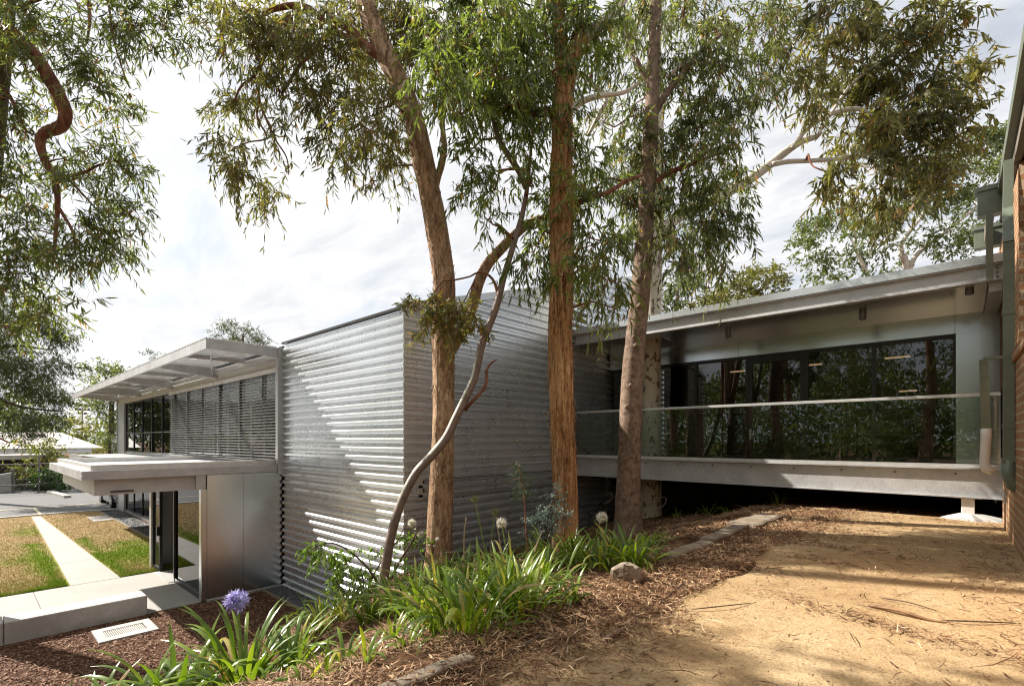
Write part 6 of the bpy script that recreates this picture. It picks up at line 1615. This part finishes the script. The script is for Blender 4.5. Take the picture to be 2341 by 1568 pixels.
# shed bark strips and fallen sticks, each a thing
def strip(name, pix, lab, w=0.03, flat=True, group=None, cat='bark', mat=None):
    P = [on_ground(*q) for q in pix]
    P = [p + np.array((0, 0, 0.022 + 0.012 * math.sin(i * 2.1))) for i, p in enumerate(P)]
    Q = spline(np.array(P), 0.04); n = len(Q)
    tp = np.interp(np.linspace(0, 1, n), [0, 0.12, 0.75, 1], [0.45, 1, 0.8, 0.25])
    if flat:
        V = []; T_ = unit(np.gradient(Q, axis=0)); S = unit(np.cross(T_, (0, 0, 1.0)))
        for i in range(n):
            ww = w / 2 * tp[i] * (1 + 0.2 * mnoise.noise(Vector((i * 0.3, 0, len(pix)))))
            for t in (-1, -0.4, 0.4, 1): V.append(Q[i] + S[i] * ww * t + (0, 0, 0.5 * w * (t * t - 0.5) * 0.8))
            for t in (1, 0.4, -0.4, -1): V.append(Q[i] + S[i] * ww * t + (0, 0, 0.5 * w * (t * t - 0.5) * 0.8 - 0.004))
        fc = [(i * 8 + k, i * 8 + (k + 1) % 8, (i + 1) * 8 + (k + 1) % 8, (i + 1) * 8 + k) for i in range(n - 1) for k in range(8)]
        ob = mesh_obj(name, V, fc, mat or M['barkstrip'], loc=P[0], smooth=True)
    else:
        V, fc = tube_geo(Q, w / 2 * tp, 8); ob = mesh_obj(name, V, fc, mat or M['twig'], loc=P[0], smooth=True)
    return tag(ob, lab, cat, group)


strip('bark_strip', [(1305, 1345), (1360, 1370), (1410, 1400), (1460, 1408), (1520, 1410)], 'long curved strip of shed bark lying below the boulder', 0.03)
strip('bark_strip', [(1235, 1405), (1252, 1440), (1266, 1480), (1290, 1515)], 'broad strip of shed bark sliding down to the sand from the dense clump', 0.05)
strip('bark_strip', [(1290, 1395), (1340, 1425), (1375, 1435)], 'short strip of shed bark left of the boulder litter', 0.035)
strip('bark_strip', [(1245, 1430), (1290, 1460), (1340, 1490)], 'thin strip of shed bark pointing at the sand', 0.03)
strip('bark_strip', [(1985, 1390), (2060, 1408), (2120, 1420), (2180, 1432)], 'long pale strip of bark lying across the sand in the drift at the right', 0.035)
strip('fallen_stick', [(1380, 1475), (1410, 1458), (1440, 1440)], 'thick grey stick lying at the sand edge below the boulder', 0.034, False, cat='stick', mat=M['bark_grey'])
strip('fallen_stick', [(1180, 1500), (1230, 1470), (1260, 1455)], 'dark stick at the bottom of the litter slope', 0.03, False, cat='stick')
strip('fallen_stick', [(1500, 1395), (1560, 1345), (1600, 1330)], 'thin dark stick on the litter by the middle edging stone', 0.010, False, cat='stick')
strip('fallen_stick', [(1580, 1400), (1660, 1395), (1730, 1380)], 'thin dark stick lying flat where litter meets sand', 0.008, False, cat='stick')
strip('fallen_stick', [(2150, 1425), (2230, 1432), (2335, 1428)], 'dark twig running from the drift to the brick wall', 0.010, False, cat='stick')
strip('fallen_stick', [(1450, 1195), (1500, 1160), (1520, 1120)], 'leaning broken stick beside the pale trunk under the walkway', 0.04, False, cat='stick', mat=M['barkstrip'])
strip('fallen_stick', [(2010, 1372), (2080, 1388), (2150, 1402)], 'dark stick behind the pale bark strip in the sand drift', 0.010, False, cat='stick')

# ================================================================== LIGHT, SKY, CAMERA
SUN = np.array([-1.15, -0.46, 1.0]); SUN /= np.linalg.norm(SUN)
el_ = math.asin(SUN[2]); az_ = math.atan2(SUN[0], SUN[1])       # azimuth from +Y towards +X
sd_ = bpy.data.lights.new('sun', 'SUN'); sd_.energy = 5.0; sd_.angle = R(0.55); sd_.color = (1.0, 0.93, 0.83)
so = bpy.data.objects.new('sun', sd_); COL.objects.link(so)
so.rotation_euler = Vector((-SUN[0], -SUN[1], -SUN[2])).to_track_quat('-Z', 'Y').to_euler()
w = bpy.data.worlds.new('World'); scene.world = w; w.use_nodes = True
nt = w.node_tree; N = nt.nodes; L = nt.links
bg = N['Background']
sky = N.new('ShaderNodeTexSky'); sky.sky_type = 'NISHITA'; sky.sun_disc = False
sky.sun_elevation = el_; sky.sun_rotation = az_; sky.air_density = 1.2; sky.dust_density = 1.5
tc = N.new('ShaderNodeTexCoord')
sp = N.new('ShaderNodeSeparateXYZ'); L.new(tc.outputs['Generated'], sp.inputs[0])
# clouds live on a flat layer: direction divided by height
zc = math_node(nt, 'ADD', math_node(nt, 'MAXIMUM', sp.outputs['Z'], 0.0), 0.16)
cb = N.new('ShaderNodeCombineXYZ')
L.new(math_node(nt, 'DIVIDE', sp.outputs['X'], zc), cb.inputs['X']); L.new(math_node(nt, 'DIVIDE', sp.outputs['Y'], zc), cb.inputs['Y'])
mp = N.new('ShaderNodeMapping'); mp.inputs['Rotation'].default_value = (0, 0, R(35)); mp.inputs['Scale'].default_value = (0.9, 1.9, 1); L.new(cb.outputs[0], mp.inputs['Vector'])
n1 = noise_node(nt, mp.outputs[0], 0.9, 8, 0.58, 0.6)
n2 = noise_node(nt, mp.outputs[0], 2.6, 8, 0.62, 0.4)
mask = ramp(nt, math_node(nt, 'ADD', math_node(nt, 'MULTIPLY', n1, 0.7), math_node(nt, 'MULTIPLY', n2, 0.3)), [(0.30, (0.45, 0.45, 0.45)), (0.52, (1, 1, 1))])
cl_col = ramp(nt, n2, [(0.32, (5.0, 5.15, 5.4)), (0.5, (5.9, 5.97, 6.08)), (0.66, (6.8, 6.8, 6.8))])
# brighter around the sun
vm = N.new('ShaderNodeVectorMath'); vm.operation = 'DOT_PRODUCT'; L.new(tc.outputs['Generated'], vm.inputs[0]); vm.inputs[1].default_value = SUN
glow = math_node(nt, 'POWER', math_node(nt, 'MAXIMUM', vm.outputs['Value'], 0.0), 3.0)
cl_col = mixc(nt, 1.0, cl_col, ramp(nt, glow, [(0.0, (0.97, 0.97, 0.98)), (1.0, (1.22, 1.21, 1.19))]), 'MULTIPLY')
L.new(mixc(nt, mask, sky.outputs['Color'], cl_col), bg.inputs['Color'])
bg.inputs['Strength'].default_value = 0.08

cam = bpy.data.cameras.new('camera'); cam.sensor_width = 36; cam.lens = 36 * F / 2341
cam.shift_y = (HZ - 784) / 2341; cam.clip_start = 0.05; cam.clip_end = 2000
co = bpy.data.objects.new('camera', cam); COL.objects.link(co)
co.location = (0, 0, 0); co.rotation_euler = (math.pi / 2, 0, YAW)
scene.camera = co
scene.view_settings.view_transform = 'Standard'; scene.view_settings.look = 'None'
scene.view_settings.exposure = 1.0; scene.view_settings.gamma = 1
scene.render.engine = 'CYCLES'
scene.cycles.max_bounces = 6; scene.cycles.diffuse_bounces = 3; scene.cycles.glossy_bounces = 4; scene.cycles.transmission_bounces = 4; scene.cycles.transparent_max_bounces = 8
scene.cycles.caustics_reflective = False; scene.cycles.caustics_refractive = False
scene.cycles.use_denoising = True
scene.cycles.filter_width = 1.15
